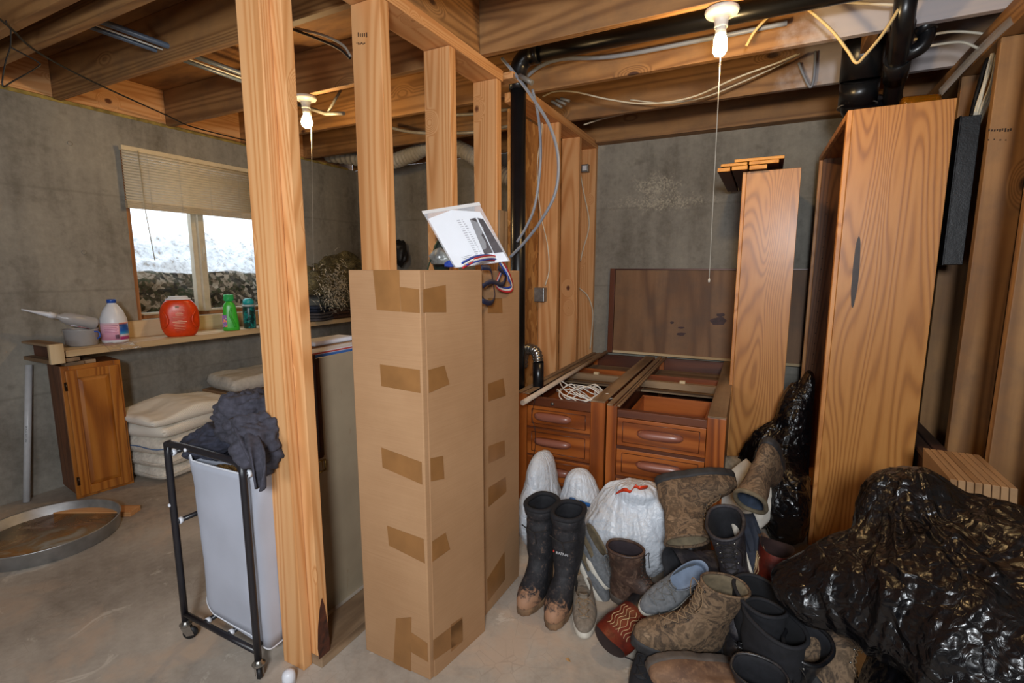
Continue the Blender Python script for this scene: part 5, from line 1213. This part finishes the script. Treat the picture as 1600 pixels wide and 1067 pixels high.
# ================================================================ BAGS
def sack(c, balls, nu=110, nv=70, knot=None, gather=.02, crump=.012, gfreq=5, seed=0, floor=.004, kk=9.0, xmax=None):
    """plastic sack skin: smooth union of ellipsoids around c, gathered in folds running from the knot"""
    c = V(c) * S; B = [(V(b[0]) * S, V(b[1]) * S) for b in balls]
    def F(p):
        s_ = 0
        for q, r in B:
            d = V(((p.x - q.x) / r.x, (p.y - q.y) / r.y, (p.z - q.z) / r.z)).length
            s_ += math.exp(-kk * (d - 1))
        return s_ - 1
    K = V(knot) * S if knot else c + V((0, 0, .3))
    def ridged(v_): return 1 - 2 * abs(noise.noise(v_))
    def f(u, v_):
        a = u * 2 * math.pi; b = (v_ - .5) * math.pi * .999
        d = V((math.cos(a) * math.cos(b), math.sin(a) * math.cos(b), math.sin(b)))
        lo, hi = 0.0, 1.2
        r = .02
        while r < 1.2 and F(c + d * r) > 0: r += .02
        lo, hi = r - .02, r
        for _ in range(10):
            m_ = (lo + hi) / 2
            if F(c + d * m_) > 0: lo = m_
            else: hi = m_
        p = c + d * lo; q = p - K
        t_ = math.atan2(q.y, q.x); L = q.length
        wr_ = V((noise.noise(p * 4), noise.noise(p * 4 + V((9, 0, 0))), noise.noise(p * 4 + V((0, 9, 0)))))
        t_ += .35 * wr_.x; ct, st = math.cos(t_), math.sin(t_)
        g = 0; am_ = .55; fq = gfreq
        for o_ in range(4):
            g += am_ * (ridged(V((ct * fq + seed + o_, st * fq, L * fq * .45 + o_ * 3))) ** 3 if o_ else ridged(V((ct * fq + seed, st * fq, L * 1.6))))
            am_ *= .55; fq *= 1.9
        pw = p + wr_ * .12
        k = ridged(pw * 5 + V((seed, 0, 0))) * .6 + (ridged(pw * 11 + V((0, seed, 0))) ** 3) * .4
        fade = min(1, L / .12)
        p = p + d * (gather * g * fade + crump * k)
        if p.z < floor: p.z = floor + .0004 * noise.noise(p * 30)
        if xmax and p.x > xmax * S: p.x = xmax * S + .002 * noise.noise(p * 20)
        return p
    return MB().grid(f, nu, nv)
def bag(name, mat, lab, *a, **k):
    mb = sack(*a, **k); b = V((a[0][0] * S, a[0][1] * S, min(p.z for p in mb.v)))
    return tag(mb.build(name, mat, loc=b, weld=True, sub=1), lab, 'bag')
bag('trash_bag', M['bag_black'], 'large glossy black trash bag at the right, draped over the heap of boots', (.34, 1.20, .38),
    [((.37, 1.20, .36), (.17, .22, .13)), ((.315, 1.31, .455), (.085, .10, .105)), ((.44, 1.24, .42), (.11, .22, .10)), ((.24, 1.20, .33), (.12, .12, .09)), ((.155, 1.20, .305), (.08, .09, .055)), ((.40, 1.02, .33), (.12, .10, .12))],
    knot=(.315, 1.34, .57), gather=.036, crump=.020, gfreq=3.0, seed=3, nu=190, nv=120, xmax=.552)
bag('trash_bag', M['bag_black'], 'full black trash bag on the floor underneath the large draped one', (.42, 1.12, .14),
    [((.40, 1.13, .12), (.16, .22, .15)), ((.45, .95, .12), (.10, .13, .13))], knot=(.36, 1.2, .33), gather=.022, crump=.012, gfreq=4, seed=11, nu=150, nv=90, xmax=.552)
bag('trash_bag', M['bag_black'], 'glossy black trash bag leaning on the left side of the tall oak bookcase', (.09, 2.12, .22),
    [((.075, 2.12, .19), (.115, .13, .20)), ((.13, 2.16, .38), (.065, .10, .17)), ((.165, 2.17, .52), (.028, .06, .09)), ((.12, 1.99, .15), (.075, .11, .15))],
    knot=(.17, 2.18, .64), gather=.030, crump=.012, gfreq=3, seed=7, nu=170, nv=120, xmax=.186)
bag('plastic_bag', M['bag_white'], 'big stuffed white-blue plastic bag with red drawstring in front of the drawers', (-.375, 1.58, .12),
    [((-.365, 1.585, .11), (.145, .12, .13)), ((-.35, 1.60, .20), (.11, .08, .085)), ((-.28, 1.60, .20), (.07, .07, .08)), ((-.34, 1.56, .27), (.06, .05, .03))], knot=(-.36, 1.6, .30), gather=.016, crump=.014, gfreq=3, seed=2, nu=130, nv=90)
bag('plastic_bag', M['bag_white'], 'small white plastic bag behind the tall black rubber boots', (-.565, 1.66, .12),
    [((-.565, 1.66, .11), (.075, .075, .14)), ((-.57, 1.66, .2), (.05, .05, .07))], knot=(-.57, 1.66, .30), gather=.010, crump=.009, seed=5, nu=80, nv=60)
bag('plastic_bag', M['bag_white'], 'narrow white plastic bag squeezed beside the second cardboard box', (-.70, 1.60, .12),
    [((-.70, 1.60, .11), (.065, .13, .13)), ((-.70, 1.61, .23), (.045, .09, .10))], knot=(-.70, 1.6, .36), gather=.010, crump=.009, seed=8, nu=80, nv=60)
def ribbon_tie(pts, lab, col, Y, r, nm='drawstring'):
    P = smooth_path([hp(x, y, Y=Y + d) for x, y, d in pts], 6)
    mb = MB().strip(P, lambda t: (RT * .4 + UP).normalized() * r * (.5 + .5 * abs(math.sin(t * 9))), .0015)
    return tag(mb.build(nm, col, loc=P[0]), lab, 'drawstring')
ribbon_tie([(962, 771, 0), (975, 765, -.02), (985, 768, -.03), (992, 760, -.02), (1000, 762, -.02), (1012, 761, 0)], 'red-orange drawstring tie on top of the big white plastic bag', plain('red_tie', 'd8401e', .35, .15), 1.52, .010)
ribbon_tie([(890, 778, 0), (900, 783, -.02), (912, 786, -.02), (922, 790, 0)], 'blue plastic tie between the two white plastic bags', plain('blue_tie', '1f6fc0', .35, .15), 1.52, .010)
# white pillow sack and burlap cushion in front of the narrow bookcase
def standing(name, lab, c, w, d, t, mat, tilt, yaw, lean, cat='pillow', crease=.01):
    o = pillow(MB(), w, d, t, seed=c[0] * 7, power=.55, crease=crease).build(name, mat, weld=True)
    R = Matrix.Rotation(yaw, 4, 'Z') @ Matrix.Rotation(math.pi/2 - lean, 4, 'X') @ Matrix.Rotation(tilt, 4, 'Z')
    o.matrix_world = Matrix.Translation(V(c) * S) @ R; return tag(o, lab, cat)
standing('white_pillow', 'white cotton sack standing on its corner between the drawers and the black bag', (-.045, 1.93, .16), .31, .31, .11, plain('white_cotton', 'e2ddd2', .85, .08, bump=.3, scale=18), .72, .5, .12)
standing('burlap_cushion', 'beige burlap cushion behind the white cotton sack', (-.0, 2.17, .13), .34, .32, .12, plain('burlap', '9c8a72', .95, .2, bump=.4, scale=50), .1, .1, .15)
# ================================================================ FOOTWEAR
PROF = {
 'work': [(.028,0,.300,.052),(.045,-.003,.303,.055),(.062,-.004,.300,.055),(.075,-.004,.290,.053),(.085,-.003,.272,.050),(.094,-.002,.248,.047),(.104,0,.222,.045),(.116,.002,.196,.043),(.130,.004,.174,.042),(.146,.005,.158,.042),(.165,.002,.149,.044),(.19,-.002,.144,.047),(.215,-.006,.142,.050),(.24,-.010,.142,.053),(.262,-.012,.142,.055)],
 'low':  [(.020,0,.285,.048),(.034,-.003,.288,.051),(.046,-.003,.282,.050),(.055,-.002,.266,.048),(.062,0,.242,.046),(.068,.001,.215,.044),(.074,.002,.19,.042),(.080,.002,.172,.040),(.087,0,.163,.038)],
 'muck': [(.026,0,.305,.053),(.045,-.004,.310,.058),(.068,-.004,.304,.058),(.085,-.003,.286,.055),(.098,-.002,.258,.052),(.112,0,.226,.050),(.130,.002,.196,.050),(.155,.002,.174,.053),(.19,-.004,.166,.058),(.24,-.010,.166,.062),(.29,-.014,.168,.066),(.335,-.016,.168,.068),(.36,-.010,.160,.063),(.38,-.018,.172,.070),(.405,-.022,.176,.073),(.42,-.012,.166,.066)],
 'rub':  [(.026,0,.295,.052),(.045,-.004,.298,.055),(.068,-.004,.292,.055),(.085,-.003,.272,.052),(.098,-.002,.245,.049),(.112,0,.214,.048),(.130,.002,.188,.049),(.155,.002,.170,.053),(.19,-.004,.164,.057),(.24,-.010,.164,.061),(.285,-.014,.168,.065)],
 'west': [(.030,0,.305,.045),(.045,-.003,.306,.049),(.058,-.003,.292,.049),(.070,-.002,.268,.047),(.082,-.001,.238,.045),(.096,.001,.208,.043),(.112,.003,.182,.042),(.130,.003,.165,.044),(.150,0,.157,.047),(.19,-.006,.156,.052),(.24,-.012,.160,.056),(.275,-.012,.158,.058),(.31,-.008,.150,.058)],
}
def interp(P, z):
    for a, b in zip(P[:-1], P[1:]):
        if z <= b[0]:
            t = (z - a[0]) / (b[0] - a[0]); return [a[i] + (b[i] - a[i]) * t for i in range(4)]
    return list(P[-1])
def ringof(z, xb, xf, w, n=36, west=False, grow=0, zt=None, ang=0):
    mid, half = (xb + xf) / 2, (xf - xb) / 2 + grow; out = []
    L = xf - xb
    foot = max(0.0, min(1.0, (L - .17) / .1))
    for k in range(n):
        a = 2 * math.pi * k / n; c, s_ = math.cos(a), math.sin(a)
        x = mid + half * math.copysign(abs(c) ** .86, c)
        u = (x - xb) / L
        fac = 1 - foot * (.22 * (1 - min(1, max(0, u) / .62)) + (.30 * max(0, u - .70) / .3 if west else .05 * max(0, u - .75) / .25))
        fac -= foot * .10 * math.exp(-((u - .38) / .13) ** 2)
        y = (w + grow) * fac * math.copysign(abs(s_) ** .86, s_)
        out.append(V((x, y + foot * .006 * math.sin(u * 3.1), z + (zt(x) if zt else 0))))
    return out
def footwear(name, label, cat, kind, mats, anchor, loc, toe, up, scale=1.0, lace=None, mirror=1, slump=0, seed=0, squash=1.0, group=None, logo=None, lugs=False, eye=None, collar=.0, top=None, wr=.004):
    Mx = frame(dirv(*toe), dirv(*up), (0, 0, 0), scale)
    a = Mx @ V(anchor); Mx = Matrix.Translation(V(loc) - a) @ Mx
    root = thing(name, label, cat, M=Mx, group=group)
    P = PROF[kind]; ztop = P[-1][0]; z0 = P[0][0]; west = kind == 'west'
    n = 40
    def dfm(p):
        t = max(0, p.z - .11) / max(.05, ztop - .11)
        y = p.y * mirror
        q = V((p.x + slump * t * t, y * (1 - (1 - squash) * t), p.z - abs(slump) * .25 * t * t))
        if p.z > .05:
            q += V((noise.noise(V((p.x * 14, p.y * 14, p.z * 26 + seed))), noise.noise(V((p.x * 14 + 5, p.y * 14, p.z * 26 + seed))), 0)) * wr * min(1, (p.z - .05) / .06)
            q.x += wr * .6 * math.sin(p.z * 170 + seed) * math.exp(-((p.z - .13) / .05) ** 2) * (1 if p.x > .08 else -.3)
        return q
    zc = (lambda x: .022 * math.sin((x + .02) * 18)) if west else None
    steps = [z0 + (ztop - z0) * (k / 30) for k in range(31)]
    def rg_(z, grow=0, zt=None):
        _, xb, xf, w = interp(P, z)
        return [dfm(p) for p in ringof(z, xb, xf, w, n, west, grow, zt)]
    split = .128 if west else None
    rings = [rg_(z) for z in steps]
    if west:
        lo = [rg_(z) for z in steps if z <= split + .01]; hi = [rg_(z, .0012, (zc if z > ztop - .001 else None)) for z in steps if z >= split - .012]
        rimr = hi[-1]
        mb = MB().loft(lo, cap=False); mb.f.append(list(range(n))[::-1]); mb.sm.append(False); mb.build('vamp', mats['upper'], root)
        MB().loft(hi, cap=False).build('shaft', mats['shaft'], root)
        em = MB()
        for side in (1, -1):
            for q_ in range(-3, 5):
                pts = []
                for k in range(15):
                    t = k / 14; z = .15 + .13 * t; x = .075 + .015 * (q_ - .5) + .007 * math.sin(t * 12.5) * (1 if q_ > 0 else -1)
                    _, xb, xf, w = interp(P, z); hw = (w + .0018) * abs(1 - min(1, abs((x - (xb + xf) / 2) / ((xf - xb) / 2))) ** 2.3) ** .43
                    pts.append(dfm(V((x, side * hw, z))) + V((0, side * mirror * .0012, 0)))
                em.tube(pts, .0013, 5, sm=2)
        em.build('stitching', mats['stitch'], root)
    else:
        rimr = rings[-1]
        mb = MB().loft(rings, cap=False); mb.f.append(list(range(n))[::-1]); mb.sm.append(False); mb.build('upper', mats['upper'], root)
    # lining
    inn = []
    depth = .62 if kind != 'low' else .75
    cz = sum((p for p in rimr), V()) / n
    for k in range(8):
        t = k / 7; z = ztop - (ztop - z0) * depth * t
        _, xb, xf, w = interp(P, z)
        if kind == 'low' or z < .16: xf = min(xf, interp(P, min(ztop, .165))[2] if kind != 'low' else .165 + .06 * t)
        g = -.0065 if k else -.0015
        inn.append([dfm(p) for p in ringof(z, xb, xf, w, n, west, g, zc if (west and k == 0) else None)])
    lm = MB(); lm.loft([rimr] + inn, cap=False); lm.f.append([len(lm.v) - n + k for k in range(n)]); lm.sm.append(False)
    lm.build('lining', mats.get('lining', mats['upper']), root)
    if collar: MB().tube([p + V((0, 0, -.002)) for p in rimr], collar, 8, closed=True).build('collar', mats.get('collar', mats['upper']), root)
    # sole
    sm_ = MB(); sr = []
    hl = .012 if kind == 'low' else .0
    for z, g in ((0.0, -.001), (.004, .0035), (.012, .0045), (z0 - .006, .004), (z0 + .006, .0035), (z0 + .007, .0)):
        _, xb, xf, w = interp(P, z0)
        ring = ringof(z, xb, xf, w, 96, west, g)
        if kind != 'low' and z < z0 - .008:
            ring = [p + V((0, 0, 0)) + (V((p.x - .15, p.y, 0)).normalized() * (-.003 if (k // 3) % 2 else 0)) for k, p in enumerate(ring)]
        if west: ring = [V((p.x, p.y, p.z + (.018 * max(0, min(1, (p.x - .075) / .02)) if p.z < .014 else 0))) for p in ring]
        sr.append([V((p.x, p.y * mirror, p.z)) for p in ring])
    sm_.loft(sr); so = sm_.build('sole', mats['sole'], root)
    if lugs:
        lg = MB()
        for i in range(9):
            x = .03 + i * .031
            if i in (2, 3): continue
            for s_ in (1, -1): lg.hexa([V((x, s_ * .006, -.005)), V((x + .018, s_ * .012, -.005)), V((x + .018, s_ * .036, -.005)), V((x + .002, s_ * .034, -.005))], [V((x, s_ * .006, .001)), V((x + .018, s_ * .012, .001)), V((x + .018, s_ * .036, .001)), V((x + .002, s_ * .034, .001))])
        lo = lg.build('tread', mats['sole'], root)
    # laces
    if lace:
        za, zb2 = (.100, ztop - .02) if kind != 'low' else (.060, .084)
        m_ = 9 if kind != 'low' else 4; lc = MB(); hk = MB()
        def fp(z, y):
            _, xb, xf, w = interp(P, z); half = (xf - xb) / 2
            x = (xb + xf) / 2 + half * (max(0, 1 - (abs(y) / w) ** 2.3)) ** .43
            return dfm(V((x, y, z))) + V((.003, 0, .002))
        for k in range(m_):
            z = za + (zb2 - za) * k / (m_ - 1); z2 = za + (zb2 - za) * min(m_ - 1, k + 1) / (m_ - 1)
            for s_ in (1, -1):
                lc.tube([fp(z, s_ * .022), fp((z + z2) / 2, 0) + V((.003, 0, .002)), fp(z2, -s_ * .022)], .0017, 5, sm=3)
                e = fp(z, s_ * .024)
                if kind != 'low' and k % 2 == 0: MB().lathe([(0, -.002), (.0038, -.002), (.0038, .003), (.0016, .0035), (0, .0035)], 8, Matrix.Translation(e) @ Matrix.Rotation(math.pi/2, 4, 'Y')).build('eyelet', mats.get('eye', M['brassdark']), root)
        e = fp(zb2, 0)
        lc.tube([e, e + V((.012, .03, .005)), e + V((.006, .045, -.03)), e + V((.012, .035, -.07))], .0017, 5, sm=4)
        lc.tube([e, e + V((.014, -.026, .008)), e + V((.008, -.03, -.03)), e + V((.004, -.022, -.05))], .0017, 5, sm=4)
        lc.build('laces', lace, root)
        tg = MB().grid(lambda u, v_: fp(za + (zb2 + .02 - za) * u, (v_ - .5) * .034) + V((-.0022, 0, -.001)), 12, 6); tg.build('tongue', mats.get('tongue', mats['upper']), root, solid=.003)
    return root
R_ = lambda **k: k
blk = leather('black_rubber_muddy', '26262a', '141416', .6, '8d6a4a', .35)
t_ = Mt('muck_foot'); v = t_.coords((1,1,1), rnd=False); sx = t_.n('SeparateXYZ'); t_.l(v, sx.inputs[0])
n1 = t_.noise(v, 26, 6, .7, .5)
mud = t_.ramp(t_.math('ADD', t_.math('ADD', t_.math('MULTIPLY', sx.outputs[0], 2.3), t_.math('MULTIPLY', sx.outputs[2], -1.6)), t_.math('MULTIPLY', n1, .9)), [(.88, 0.0), (1.02, .85)])
base = t_.ramp(t_.noise(v, 40, 6, .75, .4), [(.4, '17171a'), (.58, '27262a'), (.72, '6d5848')])
t_.base(t_.mix(mud, base, 'a67c5e')); t_.rough(.7); t_.bump(n1, .4, .004); muckm = t_.m
mud_sole = plain('muddy_sole', '8a6a4c', .85, .4, bump=.5, scale=25)
blackfab = plain('black_neoprene', '1c1c21', .85, .3, bump=.3, scale=60); sole_dk = plain('dark_sole', '2c2a2b', .7, .3, bump=.4, scale=30); sole_gr = plain('grey_brown_sole', '5c5148', .75, .3, bump=.4, scale=25)
sole_wh = plain('white_sole', 'cbc4b6', .6, .15, bump=.2, scale=30)
lace_dk = plain('dark_lace', '231d1a', .8); lace_tan = plain('tan_lace', '8c7255', .8); lace_gr = plain('grey_lace', '6d6b68', .8)
brn = leather('brown_boot_leather', '4a352b', '2d201b', .55, '8c6f5c', .45); olive = plain('olive_lining', '756750', .9, .2, bump=.3, scale=50)
grycan = plain('grey_canvas', '6f7174', .9, .2, bump=.4, scale=80); taupe = plain('taupe_canvas', '85786a', .9, .2, bump=.4, scale=80)
dkboot = leather('charcoal_boot', '37343a', '1f1d21', .6, '6b625c', .4); blkl = leather('black_leather', '1d1d20', '0f0f12', .33, '4a4644', .3)
blklt = leather('black_leather_dusty', '29282b', '151518', .4, '6f6660', .35); suede = leather('tan_suede', '7a5c45', '5a4132', .8, 'a37d5d', .5)
redl = leather('oxblood_leather', '6b2416', '3f130c', .4); stitch = plain('cream_stitch', 'cfb184', .7); navy = plain('navy_mesh', '1e2433', .8, .3, bump=.3, scale=60); denim_l = plain('blue_lining', '2f3a4c', .9, .3)
# tall muck boots
for i, (tx, ty, tw, lab) in enumerate(((-.573, 1.180, -.44, 'left one of the tall muddy black rubber boots standing by the box'), (-.474, 1.165, -.40, 'right one of the tall muddy black rubber boots, with white lettering on its shaft'))):
    b = footwear('rubber_boot', lab, 'boot', 'muck', R_(upper=muckm, lining=blackfab, sole=mud_sole, collar=blackfab), (.305, 0, 0), h(tx, ty, 0), (tw, 0, .9), (0, 1, 0), .93, seed=i * 4, mirror=1 - 2 * i, group='tall muddy rubber boots', collar=.011, wr=.006, slump=.01)
    MB().tube([(.172, -.06, .335), (.185, -.02, .325), (.182, .0, .318), (.186, .02, .325), (.172, .06, .335)], .0028, 6, sm=5).build('drawcord', lace_dk, b)
    MB().tube([(.184, 0, .318), (.19, .012, .30), (.184, .014, .27)], .0025, 6, sm=5).build('drawcord', lace_dk, b)
    if i == 1:
        Mt_ = Matrix.Translation((.1745, .0, .262)) @ Matrix.Rotation(math.pi/2, 4, 'Z') @ Matrix.Rotation(math.pi/2, 4, 'X')
        text_part('BAFFIN', .017, Mt_, plain('boot_print', 'cfcfd2', .5), b)
        MB().box((.1738, -.040, .262), (.1752, -.034, .272)).build('red_mark', plain('red_print', 'c0392b', .5), b)
# shoes
footwear('canvas_shoe', 'grey canvas slip-on with white sole lying steeply against the white plastic bag', 'shoe', 'low', R_(upper=grycan, sole=sole_wh, lining=olive), (.14, 0, .04), hp(931, 868, Y=1.40), (.45, -.72, .5), (.62, .62, .35), .9, lace=lace_gr, seed=2)
footwear('canvas_shoe', 'grey shoe beneath the steep canvas slip-on, showing its pale sole edge', 'shoe', 'low', R_(upper=grycan, sole=sole_wh, lining=olive), (.14, 0, .02), hp(920, 893, Y=1.39), (.45, -.72, .5), (.72, .45, .35), .92, seed=5)
footwear('canvas_shoe', 'taupe canvas slip-on standing on the floor in front of the tall rubber boots', 'shoe', 'low', R_(upper=taupe, sole=sole_wh, lining=taupe, tongue=taupe), (.29, 0, 0), onz(912, 1000, 0), (-.12, 0, 1), (0, 1, 0), .95, lace=lace_tan, seed=1)
footwear('work_boot', 'dark brown leather work boot standing upright in front of the white plastic bag', 'boot', 'work', R_(upper=brn, sole=sole_gr, lining=plain('brown_lining', '2c2226', .9), tongue=brn), (.02, 0, 0), hp(962, 936, z=.035), (.80, .02, .50), (-.06, 1, .05), .92, lace=lace_dk, collar=.006, seed=3)
footwear('canvas_shoe', 'grey canvas slip-on with white sole and blue lining lying on the camouflage boot', 'shoe', 'low', R_(upper=grycan, sole=sole_wh, lining=plain('bluegrey_lining', '7d8ba0', .9)), (.14, 0, .04), hp(1053, 918, z=.165), (-.86, -.30, .34), (-.12, .72, .60), .98, lace=lace_gr, seed=7)
footwear('cowboy_boot', 'black cowboy boot with oxblood stitched shaft lying on the floor in the pile front', 'boot', 'west', R_(upper=blkl, shaft=redl, stitch=stitch, sole=sole_dk, lining=plain('boot_inside', '2a1a14', .9)), (.06, 0, .12), hp(992, 955, z=.07), (.62, -.30, .65), (-.95, .05, .0), .82, seed=4, squash=.75)
footwear('camouflage_boot', 'tan camouflage boot in the middle of the pile, under the grey slip-on', 'boot', 'work', R_(upper=M['camo_boot'], sole=sole_dk, lining=olive, tongue=M['camo_boot']), (.02, 0, 0), hp(1112, 1018, z=.045), (-.95, .20, .12), (.18, .95, .12), 1.05, lace=lace_tan, seed=9, squash=.9, collar=.004)
footwear('camouflage_boot', 'camouflage boot lying with its olive-lined opening toward the viewer, beside the white plastic bag', 'boot', 'work', R_(upper=M['camo_boot'], sole=sole_dk, lining=olive, tongue=M['camo_boot']), (.07, 0, .262), hp(1076, 846, z=.235), (.94, .12, .10), (.02, -.60, .78), 1.05, lace=lace_tan, seed=12, collar=.006)
footwear('winter_boot', 'charcoal winter boot with metal lace hooks, toe pointing down at the viewer', 'boot', 'work', R_(upper=dkboot, sole=sole_dk, lining=blackfab, tongue=dkboot, eye=M['chrome']), (.03, 0, .255), hp(1133, 806, z=.33), (-.35, -.28, .88), (-.12, .88, -.22), 1.15, lace=lace_dk, seed=6, lugs=True, collar=.006)
footwear('camouflage_boot', 'camouflage boot with blue lining, its opening facing left beside the white cotton sack', 'boot', 'work', R_(upper=M['camo_boot'], sole=sole_dk, lining=denim_l, tongue=olive, collar=olive), (.07, 0, .262), hp(1172, 785, z=.35), (.35, -.72, -.55), (-.62, .10, .78), 1.0, seed=15, collar=.009)
footwear('rubber_boot', 'black neoprene boot at the right of the pile, farther one of two side by side', 'boot', 'rub', R_(upper=blackfab, sole=sole_dk, lining=plain('black_lining', '0f0f13', .95)), (.08, 0, .285), hp(1188, 930, z=.235), (.1, -.1, 1), (0, 1, .1), 1.05, seed=21, collar=.006, group=None)
footwear('rubber_boot', 'black neoprene boot with a small white-edged label, nearer one of two side by side', 'boot', 'rub', R_(upper=blackfab, sole=sole_dk, lining=plain('black_lining2', '0f0f13', .95)), (.08, 0, .285), hp(1212, 972, z=.215), (.35, -.1, .95), (.05, 1, .1), 1.08, seed=22, collar=.006)
footwear('leather_boot', 'black leather lace-up boot at the bottom right of the pile, shaft open to the right', 'boot', 'work', R_(upper=blkl, sole=sole_dk, lining=blackfab, tongue=blklt, eye=M['chrome']), (.07, 0, .262), hp(1262, 1005, z=.17), (-.80, -.1, .60), (.12, .95, .2), 1.08, lace=lace_dk, seed=24, collar=.006)
footwear('leather_boot', 'black leather lace-up boot cut by the bottom edge, nearest the viewer', 'boot', 'work', R_(upper=blklt, sole=sole_dk, lining=blackfab, tongue=blklt, eye=M['chrome']), (.07, 0, .262), hp(1190, 1052, z=.155), (.8, 0, .60), (.0, .95, .25), .95, lace=lace_dk, seed=26, collar=.005)
footwear('suede_boot', 'tan suede boot lying on its side at the bottom edge of the photo', 'boot', 'work', R_(upper=suede, sole=sole_gr, lining=olive, tongue=suede), (.15, 0, .06), hp(1088, 1058, z=.075), (-1, .05, .05), (.12, -.12, .97), .95, lace=None, seed=28)
footwear('sneaker', 'black sneaker behind the left end of the tan suede boot', 'shoe', 'low', R_(upper=blackfab, sole=sole_dk, lining=blackfab), (.14, 0, 0), hp(1012, 1050, z=.01), (-.5, 0, .85), (0, 1, 0), .95, lace=lace_dk, seed=30)
footwear('camouflage_boot', 'muddy camouflage lace boot lying half under the black trash bag', 'boot', 'work', R_(upper=M['camo_boot'], sole=sole_dk, lining=olive, tongue=M['camo_boot'], eye=M['chrome']), (.10, 0, .12), hp(1296, 1010, z=.13), (.45, -.45, .75), (.62, .72, .0), 1.0, lace=lace_tan, seed=32)
footwear('sneaker', 'navy sneaker with pale stripes wedged right of the charcoal winter boot', 'shoe', 'low', R_(upper=navy, sole=sole_wh, lining=navy), (.14, 0, .05), hp(1180, 862, z=.235), (.15, -.80, .5), (.80, .25, .5), .95, seed=34, lace=plain('pale_lace', 'b9c0cc', .7))
footwear('cowboy_boot', 'oxblood cowboy boot shaft opening between the navy sneaker and the black trash bag', 'boot', 'west', R_(upper=redl, shaft=redl, stitch=stitch, sole=sole_dk, lining=plain('dark_lining', '2a1512', .9)), (.07, 0, .30), hp(1212, 862, z=.265), (.5, -.1, -.9), (-.1, .9, .35), .95, seed=36)
footwear('suede_boot', 'tan suede shoe wedged under the navy sneaker, only its side showing', 'shoe', 'low', R_(upper=suede, sole=sole_gr, lining=suede), (.14, 0, .04), hp(1200, 895, z=.17), (.3, -.8, .4), (.6, .5, .6), 1.0, seed=38)
footwear('dress_shoe', 'black leather shoe under the heel of the middle camouflage boot', 'shoe', 'low', R_(upper=blkl, sole=sole_dk, lining=blackfab), (.14, 0, .03), hp(1150, 1020, z=.07), (-.2, -.25, .95), (.1, .95, .2), 1.05, lace=lace_dk, seed=40)
footwear('sneaker', 'dark shoe under the middle camouflage boot, toe toward the cowboy boot', 'shoe', 'low', R_(upper=navy, sole=sole_dk, lining=navy), (.14, 0, 0), hp(1060, 1005, z=.012), (-.9, 0, .3), (0, 1, 0), 1.0, lace=lace_dk, seed=42)
footwear('winter_boot', 'dark boot lying on its side beneath the charcoal winter boot', 'boot', 'work', R_(upper=dkboot, sole=sole_dk, lining=blackfab), (.12, 0, .08), hp(1125, 905, z=.13), (.2, -.4, .9), (-.8, .3, -.2), 1.0, lace=lace_dk, seed=44)
footwear('winter_boot', 'dark boot at the bottom of the pile behind the brown work boot', 'boot', 'work', R_(upper=blklt, sole=sole_dk, lining=blackfab), (.12, 0, .0), hp(1085, 900, z=.012), (-.7, 0, .5), (.1, 1, -.3), 1.0, seed=46)
footwear('leather_boot', 'black boot upright at the bottom of the pile under the neoprene boots', 'boot', 'work', R_(upper=blklt, sole=sole_dk, lining=blackfab), (.1, 0, 0), hp(1235, 1045, z=.004), (.1, 0, 1), (0, 1, 0), 1.0, seed=48)
tag(MB().tube([hp(1022, 965, z=.10), hp(1010, 975, z=.09), hp(1004, 992, z=.07), hp(1012, 1010, z=.05), hp(1008, 1020, z=.03), hp(1000, 1032, z=.01), hp(990, 1045, z=.004)], .0022, 6, sm=6).build('boot_lace', lace_tan), 'loose tan bootlace trailing onto the floor in front of the cowboy boot', 'lace')
tag(MB().tube([hp(1005, 985, z=.05), hp(988, 1005, z=.012), hp(972, 1012, z=.004), hp(965, 1020, z=.003), hp(985, 1030, z=.003), hp(1000, 1036, z=.003)], .0022, 6, sm=6).build('boot_lace', lace_dk), 'loose dark bootlace on the floor left of the tan one', 'lace')
lp = hp(888, 1032, z=0); o = MB().grid(lambda u, v_: (.018 * (u - .5) + .003 * math.sin(v_ * 6), .014 * (v_ - .5) * (1 - abs(2*u-1) ** 2), .002 + .002 * math.sin(u * 5)), 8, 6).build('dry_leaf', plain('leaf', 'c79a62', .8, .3), solid=.0005); o.location = lp; tag(o, 'small dry leaf scrap on the floor in front of the taupe slip-on', 'leaf')
